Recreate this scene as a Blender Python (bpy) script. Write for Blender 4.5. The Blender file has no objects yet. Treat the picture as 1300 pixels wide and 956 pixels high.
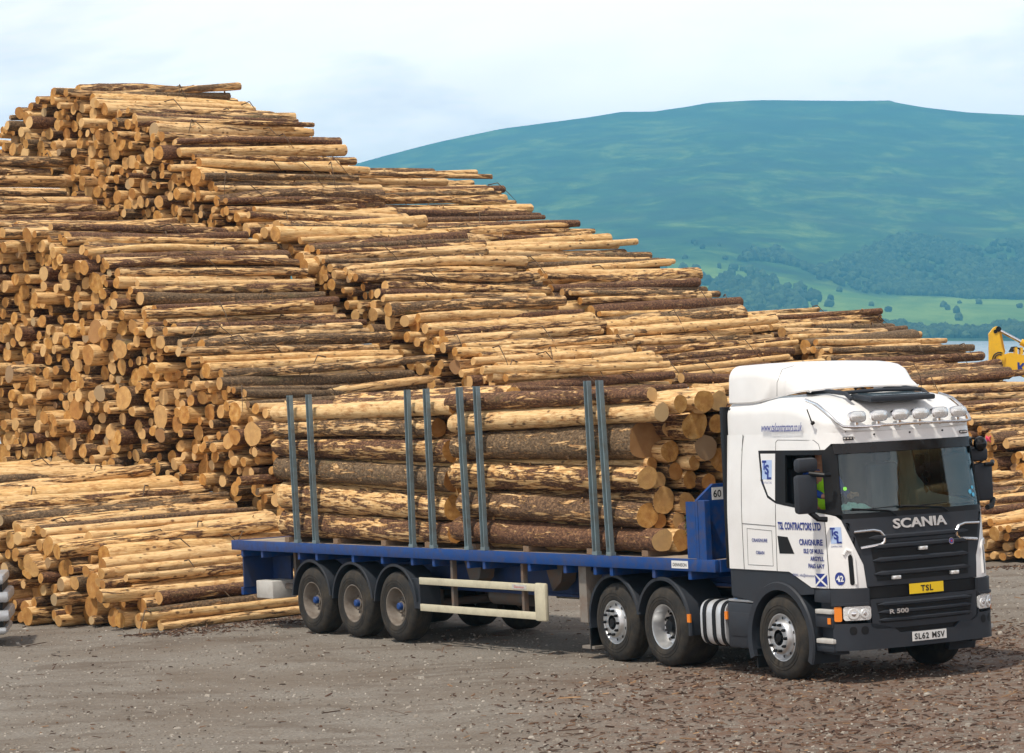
import bpy, bmesh, math, random
import numpy as np
from mathutils import Vector, Matrix
from mathutils.bvhtree import BVHTree
R = math.radians
rng = np.random.RandomState(7)
sc = bpy.context.scene
COL = sc.collection
# ------------------------------------------------------------------ camera
F_PX, CAM_H, ROLL = 3593.6, 3.753, 0.0454
CXP, CYP = 652.86, 495.8
cr_, sr_ = math.cos(ROLL), math.sin(ROLL)
CR, CU, CF = Vector((cr_, 0, -sr_)), Vector((sr_, 0, cr_)), Vector((0, 1, 0))
CP = Vector((0, 0, CAM_H))
cd = bpy.data.cameras.new('camera'); cam = bpy.data.objects.new('camera', cd); COL.objects.link(cam)
cam.matrix_world = Matrix(((CR.x, CU.x, 0, 0), (CR.y, CU.y, -1, 0), (CR.z, CU.z, 0, CAM_H), (0, 0, 0, 1)))
cd.sensor_width = 36; cd.lens = F_PX / 1300 * 36
cd.shift_x = -(CXP - 650) / 1300; cd.shift_y = (CYP - 478) / 1300
cd.clip_start = 0.5; cd.clip_end = 40000
sc.camera = cam
def to_px(P):
    d = Vector(P) - CP
    return CXP + F_PX * d.dot(CR) / d.y, CYP - F_PX * d.dot(CU) / d.y
# true level frame of the loch and hills (the yard itself slopes a little)
LF = (CF + CU * ((CYP - 424) / F_PX)).normalized(); LU = CR.cross(LF)
def lvl(X, D, Z): return CP + CR * X + LF * D + LU * Z
# ------------------------------------------------------------------ helpers
def tag(o, label=None, cat=None, group=None, kind=None):
    if label: o['label'] = label
    if cat: o['category'] = cat
    if group: o['group'] = group
    if kind: o['kind'] = kind
    return o
def empty(name, loc, rz=0.0):
    o = bpy.data.objects.new(name, None); o.location = loc; o.rotation_euler = (0, 0, rz)
    o.empty_display_size = .2; COL.objects.link(o); return o
def link(name, me, parent=None):
    o = bpy.data.objects.new(name, me); COL.objects.link(o)
    if parent: o.parent = parent
    return o
class MB:
    """collects shapes for ONE mesh; truck frame: u forward, v towards the near side, z up (v = -y)"""
    def __init__(s): s.bm = bmesh.new(); s.mi = 0
    def _f(s, vs, smooth=False):
        try:
            f = s.bm.faces.new(vs); f.material_index = s.mi; f.smooth = smooth; return f
        except ValueError: return None
    def box(s, a, b, bev=0.0, M=None):
        x0, y0, z0 = [min(p, q) for p, q in zip(a, b)]; x1, y1, z1 = [max(p, q) for p, q in zip(a, b)]
        c = [(x0,y0,z0),(x1,y0,z0),(x1,y1,z0),(x0,y1,z0),(x0,y0,z1),(x1,y0,z1),(x1,y1,z1),(x0,y1,z1)]
        vs = [s.bm.verts.new((M @ Vector(p)) if M else p) for p in c]
        fs = [s._f([vs[i] for i in q]) for q in ((0,3,2,1),(4,5,6,7),(0,1,5,4),(1,2,6,5),(2,3,7,6),(3,0,4,7))]
        if bev > 0:
            es = list({e for f in fs for e in f.edges})
            r = bmesh.ops.bevel(s.bm, geom=es, offset=bev, segments=2, affect='EDGES', profile=.5)
            for f in r['faces']: f.material_index = s.mi
        return s
    def tube(s, pts, r, n=8, caps=True):
        pts = [Vector(p) for p in pts]; rs = r if isinstance(r, (list, tuple)) else [r] * len(pts)
        rings = []; up = None
        for i, p in enumerate(pts):
            d = (pts[min(i+1, len(pts)-1)] - pts[max(i-1, 0)]).normalized()
            if up is None: up = d.orthogonal().normalized()
            up = (up - d * up.dot(d)).normalized(); sd = d.cross(up)
            rings.append([s.bm.verts.new(p + (up * math.cos(t) + sd * math.sin(t)) * rs[i]) for t in [2*math.pi*k/n for k in range(n)]])
        for a, b in zip(rings, rings[1:]):
            for k in range(n): s._f([a[k], a[(k+1) % n], b[(k+1) % n], b[k]], True)
        if caps: s._f(rings[0][::-1]); s._f(rings[-1])
        return s
    def lathe(s, prof, c, axis='y', n=40, smooth=True, a0=0, a1=360, close=False):
        """prof = [(radius, offset along axis)], c centre"""
        full = abs(a1 - a0) >= 360; m = n if full else n + 1; rings = []
        for (r, h) in prof:
            rg = []
            for k in range(m):
                t = R(a0 + (a1 - a0) * k / n); cx, cz = r * math.cos(t), r * math.sin(t)
                p = (c[0] + cx, c[1] + h, c[2] + cz) if axis == 'y' else ((c[0] + h, c[1] + cx, c[2] + cz) if axis == 'x' else (c[0] + cx, c[1] + cz, c[2] + h))
                rg.append(s.bm.verts.new(p))
            rings.append(rg)
        prs = list(zip(rings, rings[1:])) + ([(rings[-1], rings[0])] if close else [])
        for a, b in prs:
            for k in range(m if full else m - 1): s._f([a[k], a[(k+1) % m], b[(k+1) % m], b[k]], smooth)
        if not full and close:
            s._f([r[0] for r in rings][::-1]); s._f([r[-1] for r in rings])
        return s
    def poly(s, pts, th=None, d=(0, 0, 0)):
        """flat polygon, extruded by the vector d"""
        a = [s.bm.verts.new(p) for p in pts]; s._f(a)
        D = Vector(d)
        if D.length > 0:
            b = [s.bm.verts.new(Vector(p) + D) for p in pts]; s._f(b[::-1])
            for k in range(len(a)): s._f([a[k], b[k], b[(k+1) % len(a)], a[(k+1) % len(a)]])
        return s
    def build(s, name, mats, parent=None, weld=False, smooth=None, angle=35):
        if weld: bmesh.ops.remove_doubles(s.bm, verts=s.bm.verts, dist=1e-4)
        bmesh.ops.recalc_face_normals(s.bm, faces=s.bm.faces)
        if smooth:
            for f in s.bm.faces: f.smooth = True
            for e in s.bm.edges:
                if len(e.link_faces) == 2 and e.calc_face_angle(0) > R(angle): e.smooth = False
        me = bpy.data.meshes.new(name); s.bm.to_mesh(me); s.bm.free()
        for m in (mats if isinstance(mats, (list, tuple)) else [mats]): me.materials.append(m)
        return link(name, me, parent)
# ------------------------------------------------------------------ materials
def nt(name):
    m = bpy.data.materials.new(name); m.use_nodes = True; t = m.node_tree; t.nodes.clear()
    o = t.nodes.new('ShaderNodeOutputMaterial'); b = t.nodes.new('ShaderNodeBsdfPrincipled')
    t.links.new(b.outputs[0], o.inputs[0]); return m, t, b, o
def N(t, ty, **k):
    n = t.nodes.new(ty)
    for a, v in k.items():
        if a.startswith('i_'): n.inputs[int(a[2:])].default_value = v
        else: setattr(n, a, v)
    return n
def noise(t, vec, scale, detail=4, rough=.55, dist=0.):
    n = N(t, 'ShaderNodeTexNoise'); n.inputs['Scale'].default_value = scale; n.inputs['Detail'].default_value = detail
    n.inputs['Roughness'].default_value = rough; n.inputs['Distortion'].default_value = dist
    if vec: t.links.new(vec, n.inputs['Vector'])
    return n.outputs['Fac']
def ramp(t, fac, stops):
    n = N(t, 'ShaderNodeValToRGB'); e = n.color_ramp.elements
    while len(e) < len(stops): e.new(.5)
    for x, (p, c) in zip(e, stops): x.position = p; x.color = (*c, 1) if len(c) == 3 else c
    t.links.new(fac, n.inputs[0]); return n.outputs[0]
def mix(t, fac, a, b, mode='MIX'):
    n = N(t, 'ShaderNodeMix', data_type='RGBA', blend_type=mode)
    for i, v in ((0, fac), (6, a), (7, b)):
        if hasattr(v, 'is_linked'): t.links.new(v, n.inputs[i])
        else: n.inputs[i].default_value = (v if i == 0 else (*v, 1))
    return n.outputs[2]
def mth(t, op, a, b=0.0, clamp=False):
    n = N(t, 'ShaderNodeMath', operation=op, use_clamp=clamp)
    for i, v in enumerate((a, b)):
        if hasattr(v, 'is_linked'): t.links.new(v, n.inputs[i])
        else: n.inputs[i].default_value = v
    return n.outputs[0]
def bump(t, b, h, strength=.3, dist=.02):
    n = N(t, 'ShaderNodeBump'); n.inputs['Strength'].default_value = strength; n.inputs['Distance'].default_value = dist
    t.links.new(h, n.inputs['Height']); t.links.new(n.outputs[0], b.inputs['Normal'])
def coord(t, kind='Object'): return N(t, 'ShaderNodeTexCoord').outputs[kind]
def simple(name, col, rough=.5, metal=0., dirt=.25, dcol=(.16,.13,.1), dscale=3., bumpk=0., coat=0., emit=None, spec=.5):
    m, t, b, o = nt(name); c = coord(t)
    f = ramp(t, noise(t, c, dscale, 6, .65), [(.42, (0,0,0)), (.75, (1,1,1))])
    f2 = mth(t, 'MULTIPLY', f, dirt)
    t.links.new(mix(t, f2, col, dcol), b.inputs['Base Color'])
    rr = mth(t, 'ADD', mth(t, 'MULTIPLY', f, .25), rough, True); t.links.new(rr, b.inputs['Roughness'])
    b.inputs['Metallic'].default_value = metal; b.inputs['Coat Weight'].default_value = coat
    b.inputs['Specular IOR Level'].default_value = spec
    if bumpk: bump(t, b, noise(t, c, 40, 4), bumpk, .004)
    if emit: b.inputs['Emission Color'].default_value = (*emit[0], 1); b.inputs['Emission Strength'].default_value = emit[1]
    return m
M = {}
M['white'] = simple('white_paint', (.78,.78,.77), .3, dirt=.13, dscale=1.6, coat=.3)
M['grey_plastic'] = simple('dark_grey_plastic', (.024,.029,.038), .5, dirt=.22, dcol=(.07,.06,.055), spec=.3)
M['black'] = simple('black_trim', (.006,.007,.009), .45, dirt=.06, spec=.22)
M['gloss_black'] = simple('gloss_black', (.005,.005,.006), .15, dirt=.05, spec=.3)
M['blue'] = simple('trailer_blue', (.005,.050,.21), .5, dirt=.6, dscale=9, dcol=(.09,.07,.06), spec=.3)
M['dark_blue'] = simple('chassis_blue', (.008,.03,.12), .6, dirt=.7, dscale=2.5, dcol=(.05,.045,.04))
M['steel'] = simple('galvanised_stake', (.17,.235,.26), .55, metal=.2, dirt=.6, dscale=5, dcol=(.10,.07,.05))
M['alu'] = simple('aluminium', (.62,.63,.64), .32, metal=.85, dirt=.25, dscale=6)
M['tank'] = simple('brushed_tank', (.66,.68,.70), .38, metal=.55, dirt=.2, dscale=4)
M['badge'] = simple('badge_metal', (.62,.62,.62), .35, metal=.5, dirt=.05)
M['chrome'] = simple('chrome', (.75,.76,.78), .12, metal=1., dirt=.05)
M['cream'] = simple('cream_rail', (.56,.52,.38), .5, dirt=.35, dscale=5)
M['rim_shade_dirt'] = simple('shade_painted_dusty_rim', (.21,.185,.155), .6, metal=.1, dirt=.8, dscale=4, dcol=(.07,.045,.03))  # base darkened in place of shade inside the dish, with dirt over it
M['rust'] = simple('rusty_steel', (.10,.09,.08), .7, dirt=.8, dscale=4, dcol=(.20,.10,.05))
M['leg'] = simple('weathered_leg', (.20,.18,.155), .7, dirt=.7, dscale=4, dcol=(.16,.08,.04))
M['rubber'] = simple('tyre_rubber', (.022,.021,.020), .85, dirt=.75, dscale=5, dcol=(.085,.07,.052), bumpk=.4, spec=.3)
M['boards'] = simple('deck_boards', (.33,.27,.20), .8, dirt=.7, dscale=3, dcol=(.12,.09,.07))
M['block'] = simple('timber_block', (.20,.13,.08), .8, dirt=.6, dscale=8)
M['orange'] = simple('amber_lens', (.80,.22,.01), .25, dirt=.1)
M['red'] = simple('red_lens', (.5,.02,.02), .3, dirt=.1)
M['lens'] = simple('lamp_glass', (.80,.82,.82), .16, metal=.45, dirt=.05, dscale=25, dcol=(.2,.2,.2))
M['ltgrey'] = simple('light_grey_plate', (.50,.49,.46), .55, dirt=.3, dscale=6)
M['yellow'] = simple('yellow_paint', (.80,.46,.012), .4, dirt=.25, dscale=4)
M['plate_yellow'] = simple('yellow_plate', (.85,.58,.01), .4, dirt=.05)
M['plate_white'] = simple('white_plate', (.72,.73,.72), .4, dirt=.1)
M['ink'] = simple('navy_lettering', (.010,.030,.22), .4, dirt=0)
M['paleink'] = simple('pale_blue_print', (.38,.50,.74), .4, dirt=0)
M['blk_ink'] = simple('black_lettering', (.01,.01,.01), .4, dirt=0)
M['pink'] = simple('pink_spray_paint', (.75,.05,.14), .6, dirt=.3, dscale=30)
M['seam'] = simple('panel_gap', (.03,.03,.03), .7, dirt=0)
M['interior'] = simple('cab_interior', (.015,.015,.016), .8, dirt=.2)
M['seat'] = simple('seat_cloth', (.05,.055,.07), .9, dirt=.2)
M['paper'] = simple('crumpled_rag', (.45,.66,.62), .8, dirt=.2, dscale=12)
M['hiviz'] = simple('hi_vis_cloth', (.45,.90,.02), .7, dirt=.05, emit=((.35,.9,.02), .0))
M['shirt'] = simple('blue_shirt', (.01,.06,.32), .8, dirt=.1)
M['skin'] = simple('skin', (.50,.24,.15), .5, dirt=.05)
M['hair'] = simple('dark_hair', (.03,.018,.01), .7, dirt=0)
M['hose'] = simple('blue_airline', (.01,.22,.55), .4, dirt=.1)
M['silver'] = simple('silver_paint', (.50,.52,.54), .3, metal=.5, dirt=.1)
def glass_mat(name, tint, gloss, rough=.02):
    m, t, b, o = nt(name); t.nodes.remove(b)
    tr = N(t, 'ShaderNodeBsdfTransparent'); tr.inputs[0].default_value = (*tint, 1)
    gl = N(t, 'ShaderNodeBsdfGlossy'); gl.inputs['Roughness'].default_value = rough; gl.inputs[0].default_value = (.85,.97,1,1)
    fr = N(t, 'ShaderNodeFresnel'); fr.inputs[0].default_value = 1.5
    fac = mth(t, 'ADD', mth(t, 'MULTIPLY', fr.outputs[0], 1.0), gloss, True)
    mx = N(t, 'ShaderNodeMixShader'); t.links.new(fac, mx.inputs[0]); t.links.new(tr.outputs[0], mx.inputs[1]); t.links.new(gl.outputs[0], mx.inputs[2])
    t.links.new(mx.outputs[0], o.inputs[0]); return m
M['glass'] = glass_mat('windscreen_glass', (.66,.88,.82), .025)
M['side_glass'] = glass_mat('side_glass', (.75,.85,.82), .02)
# bark / timber: 'lc' = log-local position, 'rnd' = (seed, how bare, tone), stored on every log
def bark_mat():
    m, t, b, o = nt('log_bark')
    lc = N(t, 'ShaderNodeAttribute', attribute_name='lc').outputs['Vector']; rn = N(t, 'ShaderNodeAttribute', attribute_name='rnd').outputs['Vector']
    sp = N(t, 'ShaderNodeSeparateXYZ'); t.links.new(rn, sp.inputs[0]); seed, bare, tone = sp.outputs
    off = N(t, 'ShaderNodeCombineXYZ')
    t.links.new(mth(t, 'MULTIPLY', seed, 91.), off.inputs[0]); t.links.new(mth(t, 'MULTIPLY', seed, 37.), off.inputs[1]); t.links.new(mth(t, 'MULTIPLY', tone, 53.), off.inputs[2])
    def vec(sx, sy):
        s = N(t, 'ShaderNodeVectorMath', operation='MULTIPLY'); t.links.new(lc, s.inputs[0]); s.inputs[1].default_value = (sx, sy, sy)
        a = N(t, 'ShaderNodeVectorMath', operation='ADD'); t.links.new(s.outputs[0], a.inputs[0]); t.links.new(off.outputs[0], a.inputs[1]); return a.outputs[0]
    n1 = noise(t, vec(1.0, 7.5), 1.25, 10, .70, .9)         # patches torn off by the harvester
    n2 = noise(t, vec(2.0, 26.), 1.7, 6, .65)               # long streaks
    n3 = noise(t, vec(9., 14.), 2.0, 6, .7)                # scales
    th = mth(t, 'ADD', mth(t, 'MULTIPLY', bare, -.37), .672)
    d = mth(t, 'SUBTRACT', mth(t, 'ADD', n1, mth(t, 'MULTIPLY', mth(t, 'SUBTRACT', n2, .5), .34)), th)
    k = mth(t, 'MULTIPLY_ADD', d, 28.); t.nodes[-1].inputs[2].default_value = .5; t.nodes[-1].use_clamp = True
    wood = ramp(t, n2, [(.30, (.40,.20,.065)), (.5, (.68,.42,.165)), (.70, (.88,.67,.37))])
    wood = mix(t, mth(t, 'MULTIPLY', tone, .38), wood, (.70,.52,.30))
    ib = ramp(t, mth(t, 'ADD', d, mth(t, 'MULTIPLY', mth(t, 'SUBTRACT', n3, .5), .10)), [(.02, (1,1,1)), (.085, (0,0,0))]); wood = mix(t, mth(t, 'MULTIPLY', ib, .62), wood, (.30,.125,.045))      # rusty inner bark at the torn edges
    blot = ramp(t, noise(t, vec(2.4, 6.), 1.8, 5, .7), [(.52, (0,0,0)), (.64, (1,1,1))])
    wood = mix(t, mth(t, 'MULTIPLY', blot, .7), wood, (.36,.16,.05))
    # knots
    vo = N(t, 'ShaderNodeTexVoronoi'); vo.inputs['Scale'].default_value = 1.; t.links.new(vec(3.6, 6.), vo.inputs['Vector'])
    kn = ramp(t, vo.outputs['Distance'], [(.10, (1,1,1)), (.19, (0,0,0))])
    wood = mix(t, mth(t, 'MULTIPLY', kn, .85), wood, (.10,.05,.025))
    bk = ramp(t, n3, [(.28, (.026,.013,.009)), (.46, (.105,.052,.031)), (.58, (.20,.100,.052)), (.70, (.46,.27,.13))])
    bk2 = ramp(t, n3, [(.28, (.030,.020,.013)), (.46, (.115,.076,.044)), (.58,(.21,.14,.08)), (.72, (.42,.28,.15))])
    bk = mix(t, ramp(t, tone, [(.45, (0,0,0)), (.75, (1,1,1))]), bk, bk2)
    moss = ramp(t, noise(t, vec(.7, 2.), 1.3, 4), [(.62, (0,0,0)), (.74, (1,1,1))])
    bk = mix(t, mth(t, 'MULTIPLY', moss, .5), bk, (.13,.12,.04))
    n5 = noise(t, vec(5., 9.), 3.2, 5, .75); fl = ramp(t, n5, [(.60, (0,0,0)), (.66, (1,1,1))])
    bk = mix(t, mth(t, 'MULTIPLY', fl, .75), bk, (.58,.34,.14))       # small torn flecks
    t.links.new(mix(t, k, bk, wood), b.inputs['Base Color'])
    b.inputs['Roughness'].default_value = .75; b.inputs['Specular IOR Level'].default_value = .25
    h = mth(t, 'ADD', mth(t, 'MULTIPLY', mth(t, 'SUBTRACT', 1., k), .8), mth(t, 'MULTIPLY', mth(t, 'MULTIPLY', n3, mth(t, 'SUBTRACT', 1.15, k)), 1.1))
    bump(t, b, h, 1., .02); return m
def end_mat():
    m, t, b, o = nt('log_cut_end')
    lc = N(t, 'ShaderNodeAttribute', attribute_name='lc').outputs['Vector']; rn = N(t, 'ShaderNodeAttribute', attribute_name='rnd').outputs['Vector']
    sp = N(t, 'ShaderNodeSeparateXYZ'); t.links.new(rn, sp.inputs[0]); seed, bare, tone = sp.outputs
    s = N(t, 'ShaderNodeVectorMath', operation='MULTIPLY'); t.links.new(lc, s.inputs[0]); s.inputs[1].default_value = (0, 1, 1)
    ln = N(t, 'ShaderNodeVectorMath', operation='LENGTH'); t.links.new(s.outputs[0], ln.inputs[0]); r = ln.outputs['Value']
    a = N(t, 'ShaderNodeVectorMath', operation='ADD'); t.links.new(s.outputs[0], a.inputs[0])
    off = N(t, 'ShaderNodeCombineXYZ'); t.links.new(mth(t, 'MULTIPLY', seed, 77.), off.inputs[0]); t.links.new(off.outputs[0], a.inputs[1])
    nz = noise(t, a.outputs[0], 9, 4, .6)
    ring = mth(t, 'SINE', mth(t, 'ADD', mth(t, 'MULTIPLY', r, 330.), mth(t, 'MULTIPLY', nz, 9.)))
    c = ramp(t, nz, [(.3, (.36,.155,.035)), (.52, (.60,.315,.085)), (.72, (.74,.46,.17))])
    hw = ramp(t, mth(t, 'ADD', r, mth(t, 'MULTIPLY', nz, .05)), [(.06, (1,1,1)), (.10, (0,0,0))]); c = mix(t, mth(t, 'MULTIPLY', hw, .45), c, (.40,.17,.05))
    an = N(t, 'ShaderNodeTexGradient', gradient_type='RADIAL'); rot = N(t, 'ShaderNodeMapping'); rot.inputs['Rotation'].default_value = (0, R(90), 0); t.links.new(s.outputs[0], rot.inputs[0]); t.links.new(rot.outputs[0], an.inputs[0])
    ck = mth(t, 'FRACT', mth(t, 'ADD', mth(t, 'MULTIPLY', an.outputs['Fac'], 3.), mth(t, 'ADD', mth(t, 'MULTIPLY', nz, .35), seed)))
    ck = mth(t, 'MULTIPLY', ramp(t, ck, [(.0, (1,1,1)), (.035, (0,0,0))]), ramp(t, noise(t, a.outputs[0], 3, 2), [(.45, (0,0,0)), (.55, (1,1,1))])); c = mix(t, mth(t, 'MULTIPLY', ck, .8), c, (.10,.045,.02))
    c = mix(t, mth(t, 'MULTIPLY', mth(t, 'ADD', ring, 1.), .19), c, (.26,.11,.03))
    c = mix(t, ramp(t, tone, [(.93, (0,0,0)), (.965, (1,1,1))]), c, (.30,.23,.15))     # weathered old ends
    c = mix(t, mth(t, 'MULTIPLY', tone, .25), c, (.30,.17,.07))
    st = ramp(t, noise(t, a.outputs[0], 4, 2, .5), [(.55, (0,0,0)), (.8, (1,1,1))])
    c = mix(t, mth(t, 'MULTIPLY', st, .45), c, (.22,.12,.05))
    sv = mth(t, 'FRACT', mth(t, 'MULTIPLY', seed, 13.7)); c = mix(t, mth(t, 'MULTIPLY', ramp(t, sv, [(.5, (0,0,0)), (1., (1,1,1))]), .6), c, (.74,.52,.26)); c = mix(t, mth(t, 'MULTIPLY', ramp(t, sv, [(.0, (1,1,1)), (.35, (0,0,0))]), .55), c, (.34,.155,.05))
    t.links.new(c, b.inputs['Base Color']); b.inputs['Roughness'].default_value = .85; b.inputs['Specular IOR Level'].default_value = .2
    bump(t, b, mth(t, 'ADD', nz, mth(t, 'MULTIPLY', ring, .1)), .4, .006); return m
M['bark'] = bark_mat(); M['end'] = end_mat()
LOGM = [M['bark'], M['end']]
# ------------------------------------------------------------------ logs
def log_arrays(L, r0, r1, seed, bare, tone, ns=12, nr=8, bow=.03):
    g = np.random.RandomState(int(seed * 1e6) % (2**31))
    th = np.linspace(0, 2*np.pi, ns, endpoint=False)
    xs = np.concatenate([[0, .05], np.linspace(0, L, nr)[1:-1], [L - .05, L]]) if nr > 3 else np.linspace(0, L, nr)
    n = len(xs); ba, bd = g.uniform(0, bow)*(2.2 if g.rand() < .15 else 1), g.uniform(0, 6.28)
    ph = g.uniform(0, 6.28, 3); lob = 1 + .045*np.sin(2*th+ph[0]) + .035*np.sin(3*th+ph[1]) + .02*np.sin(5*th+ph[2])
    tilt = g.uniform(-.12, .12, 4)
    V = np.zeros((n, ns, 3)); LCs = np.zeros((n, ns, 3))
    for i, x in enumerate(xs):
        r = (r0 + (r1 - r0) * x / L) * (1 + g.normal(0, .03)*(nr > 3)) * lob * (1 + g.uniform(-.035, .035, ns) * (nr > 3))
        if nr > 3 and i in (0, n-1): r = r * .965
        cy, cz = ba*np.sin(np.pi*x/L)*np.cos(bd), ba*np.sin(np.pi*x/L)*np.sin(bd)
        y, z = r*np.cos(th), r*np.sin(th)
        e = (x < .06) and nr > 3; f = (x > L - .06) and nr > 3
        dx = (tilt[0]*y + tilt[1]*z) if i == 0 else ((tilt[2]*y + tilt[3]*z) if i == n-1 else 0)
        V[i] = np.stack([x + dx + 0*y, y + cy, z + cz], 1); LCs[i] = np.stack([np.full(ns, x), y, z], 1)
    verts = [V.reshape(-1, 3)]; lc = [LCs.reshape(-1, 3)]; faces = []; mi = []
    k = np.arange(ns); k2 = (k + 1) % ns
    for i in range(n-1):
        faces += [(i*ns+a, (i+1)*ns+a, (i+1)*ns+b, i*ns+b) for a, b in zip(k, k2)]; mi += [0]*ns
    base = n*ns
    for end, i in ((0, 0), (1, n-1)):
        c = V[i].mean(0); rim = V[i]
        verts += [rim, c[None]]; l = LCs[i].copy(); l[:, 0] = 0; lc += [l, np.zeros((1, 3))]
        for a, b in zip(k, k2):
            faces.append((base+b, base+a, base+ns) if end else (base+a, base+b, base+ns)); mi.append(1)
        base += ns + 1
    # branch stubs on the near logs
    if nr > 7:
        for _ in range(g.randint(0, 4)):
            x = g.uniform(.3, L-.3); t = g.uniform(0, 6.28); rr = (r0+(r1-r0)*x/L)
            cy, cz = ba*np.sin(np.pi*x/L)*np.cos(bd), ba*np.sin(np.pi*x/L)*np.sin(bd)
            d = np.array([g.uniform(-.3,.3), np.cos(t), np.sin(t)]); w = g.uniform(.012,.022); hh = g.uniform(.03,.07)
            e1 = np.array([1., 0, 0]); e2 = np.array([0, -np.sin(t), np.cos(t)])
            o = np.array([x, cy+np.cos(t)*rr*.93, cz+np.sin(t)*rr*.93])
            ring = [o + w*(np.cos(q)*e1+np.sin(q)*e2) for q in (0, 1.57, 3.14, 4.71)]
            vv = np.array(ring + [p + d*(hh) for p in ring]); verts.append(vv); q = vv*0 + [x, rr, 0]; lc.append(q)
            for a in range(4): faces.append((base+a, base+(a+1)%4, base+4+(a+1)%4, base+4+a)); mi.append(0)
            faces.append((base+4, base+5, base+6, base+7)); mi.append(1); base += 8
    V = np.concatenate(verts); lc = np.concatenate(lc); rn = np.tile([seed, bare, tone], (len(V), 1))
    return V, faces, mi, lc, rn
def mesh_from(name, V, faces, mi, lc, rn, mats):
    me = bpy.data.meshes.new(name); me.from_pydata(V.tolist(), [], faces)
    for m in mats: me.materials.append(m)
    me.polygons.foreach_set('material_index', np.array(mi, dtype=np.int32))
    me.polygons.foreach_set('use_smooth', np.array(mi) == 0)
    for nm, arr in (('lc', lc), ('rnd', rn)):
        a = me.attributes.new(nm, 'FLOAT_VECTOR', 'POINT'); a.data.foreach_set('vector', np.asarray(arr, dtype=np.float32).ravel())
    me.update(); return me
def axis_matrix(o, d):
    d = Vector(d).normalized(); y = Vector((0, 0, 1)).cross(d).normalized(); z = d.cross(y)
    return Matrix(((d.x, y.x, z.x, o[0]), (d.y, y.y, z.y, o[1]), (d.z, y.z, z.z, o[2]), (0, 0, 0, 1)))
# ---- stacks.  s runs along the logs, t across them towards the yard; h(t) is the outline of a stack
PHI = R(44); AS = np.array([math.cos(PHI), math.sin(PHI)]); AT = np.array([math.sin(PHI), -math.cos(PHI)])
STACKS = [
 dict(s=28.6, L=4.9, prof=[(-49,2.75),(-46,2.65),(-44.5,2.3),(-42.8,1.95),(-41,1.55),(-39.6,.95),(-38.5,.35),(-38.2,0)], floor=None, rough=.5),
 dict(s=34.0, L=4.9, prof=[(-60,10.2),(-56,9.7),(-54.5,8.7),(-53,7.95),(-50.7,7.8),(-49.1,7.6),(-47.1,6.9),(-45.7,5.95),(-43.6,4.6),(-43.2,4.2),(-41.5,3.1),(-41,2.2),(-40,1.3),(-38.6,.2)], floor=-1, rough=.7),
 dict(s=39.5, L=4.9, prof=[(-66,9.4),(-59.4,9.7),(-58.5,11.0),(-57.5,11.4),(-55.9,11.6),(-54.9,11.2),(-53.7,10.75),(-51.6,9.9),(-50.5,8.9),(-49.7,8.2),(-47.5,7.4),(-44.4,5.8),(-41,4.0),(-38.5,2.3),(-36.2,.4)], floor=1, rough=.9),
 dict(s=45.0, L=4.9, prof=[(-58,9.9),(-53,9.3),(-50.5,8.1),(-48,7.3),(-46.1,6.6),(-44.5,5.9),(-42.5,4.4),(-40,3.0),(-37,1.4),(-34,1.05),(-32.0,.5),(-31.7,0)], floor=2, rough=.9),
 dict(s=50.5, L=4.9, prof=[(-56,5.9),(-46,5.4),(-43.7,5.05),(-42.3,4.6),(-40.3,3.65),(-37.5,2.5),(-36.5,1.9),(-35.5,1.0),(-33.6,0)], floor=3, rough=.8),
 dict(s=56.2, L=4.9, prof=[(-54,3.6),(-42,3.3),(-38,2.2),(-35,.9),(-33,0)], floor=4, rough=.7),
]
def prof_h(st, t): p = st['prof']; return np.interp(t, [a for a, b in p], [b for a, b in p], left=p[0][1], right=-.3)
def floor_h(st, t):
    if st['floor'] is None or st['floor'] < 0:
        if st['floor'] == -1: return np.where(t < -51.5, np.maximum(prof_h(st, t) - 3.2, 0), 0.)
        return np.zeros_like(t)
    fr = STACKS[st['floor']]; return np.maximum(np.minimum(prof_h(fr, t) - 1.6, prof_h(st, t) - 1.6), 0)
def pack(st, g, si_=0):
    lo, hi = st['prof'][0][0], st['prof'][-1][0]
    tt = np.arange(lo - .5, hi + .5, .02); base = floor_h(st, tt)
    C = np.zeros((6000, 3)); n = 0; top = base.copy()      # surface profile sampled on tt
    fails = 0
    while fails < 260 and n < 6000:
        u = g.rand(); r = g.uniform(.078, .125) if u < .66 else (g.uniform(.125, .165) if u < .935 else g.uniform(.165, .23))
        if si_ > 1: r *= .92
        c = g.uniform(lo, hi, 26); best = None
        A = C[:n]
        if n > 0:
            D = np.abs(A[None, :, 0] - c[:, None]); S = (r + A[None, :, 2])*1.045
            z = np.where(D < S, A[None, :, 1] + np.sqrt(np.maximum(S*S - D*D, 0)), -9).max(1)
        else: z = np.full(26, -9.)
        z = np.maximum(z, np.interp(c, tt, base) + r)
        lim = prof_h(st, c) - r * .6
        ok = z < lim
        if not ok.any(): fails += 1; continue
        fails = 0
        sc_ = np.where(ok, z - .25*lim*0, 99); i = int(np.argmin(sc_))
        C[n] = (c[i], z[i], r); n += 1
    return C[:n]
LOGS = []      # dict(o, d, L, r0, r1, seed, bare, tone, stack)
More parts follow.
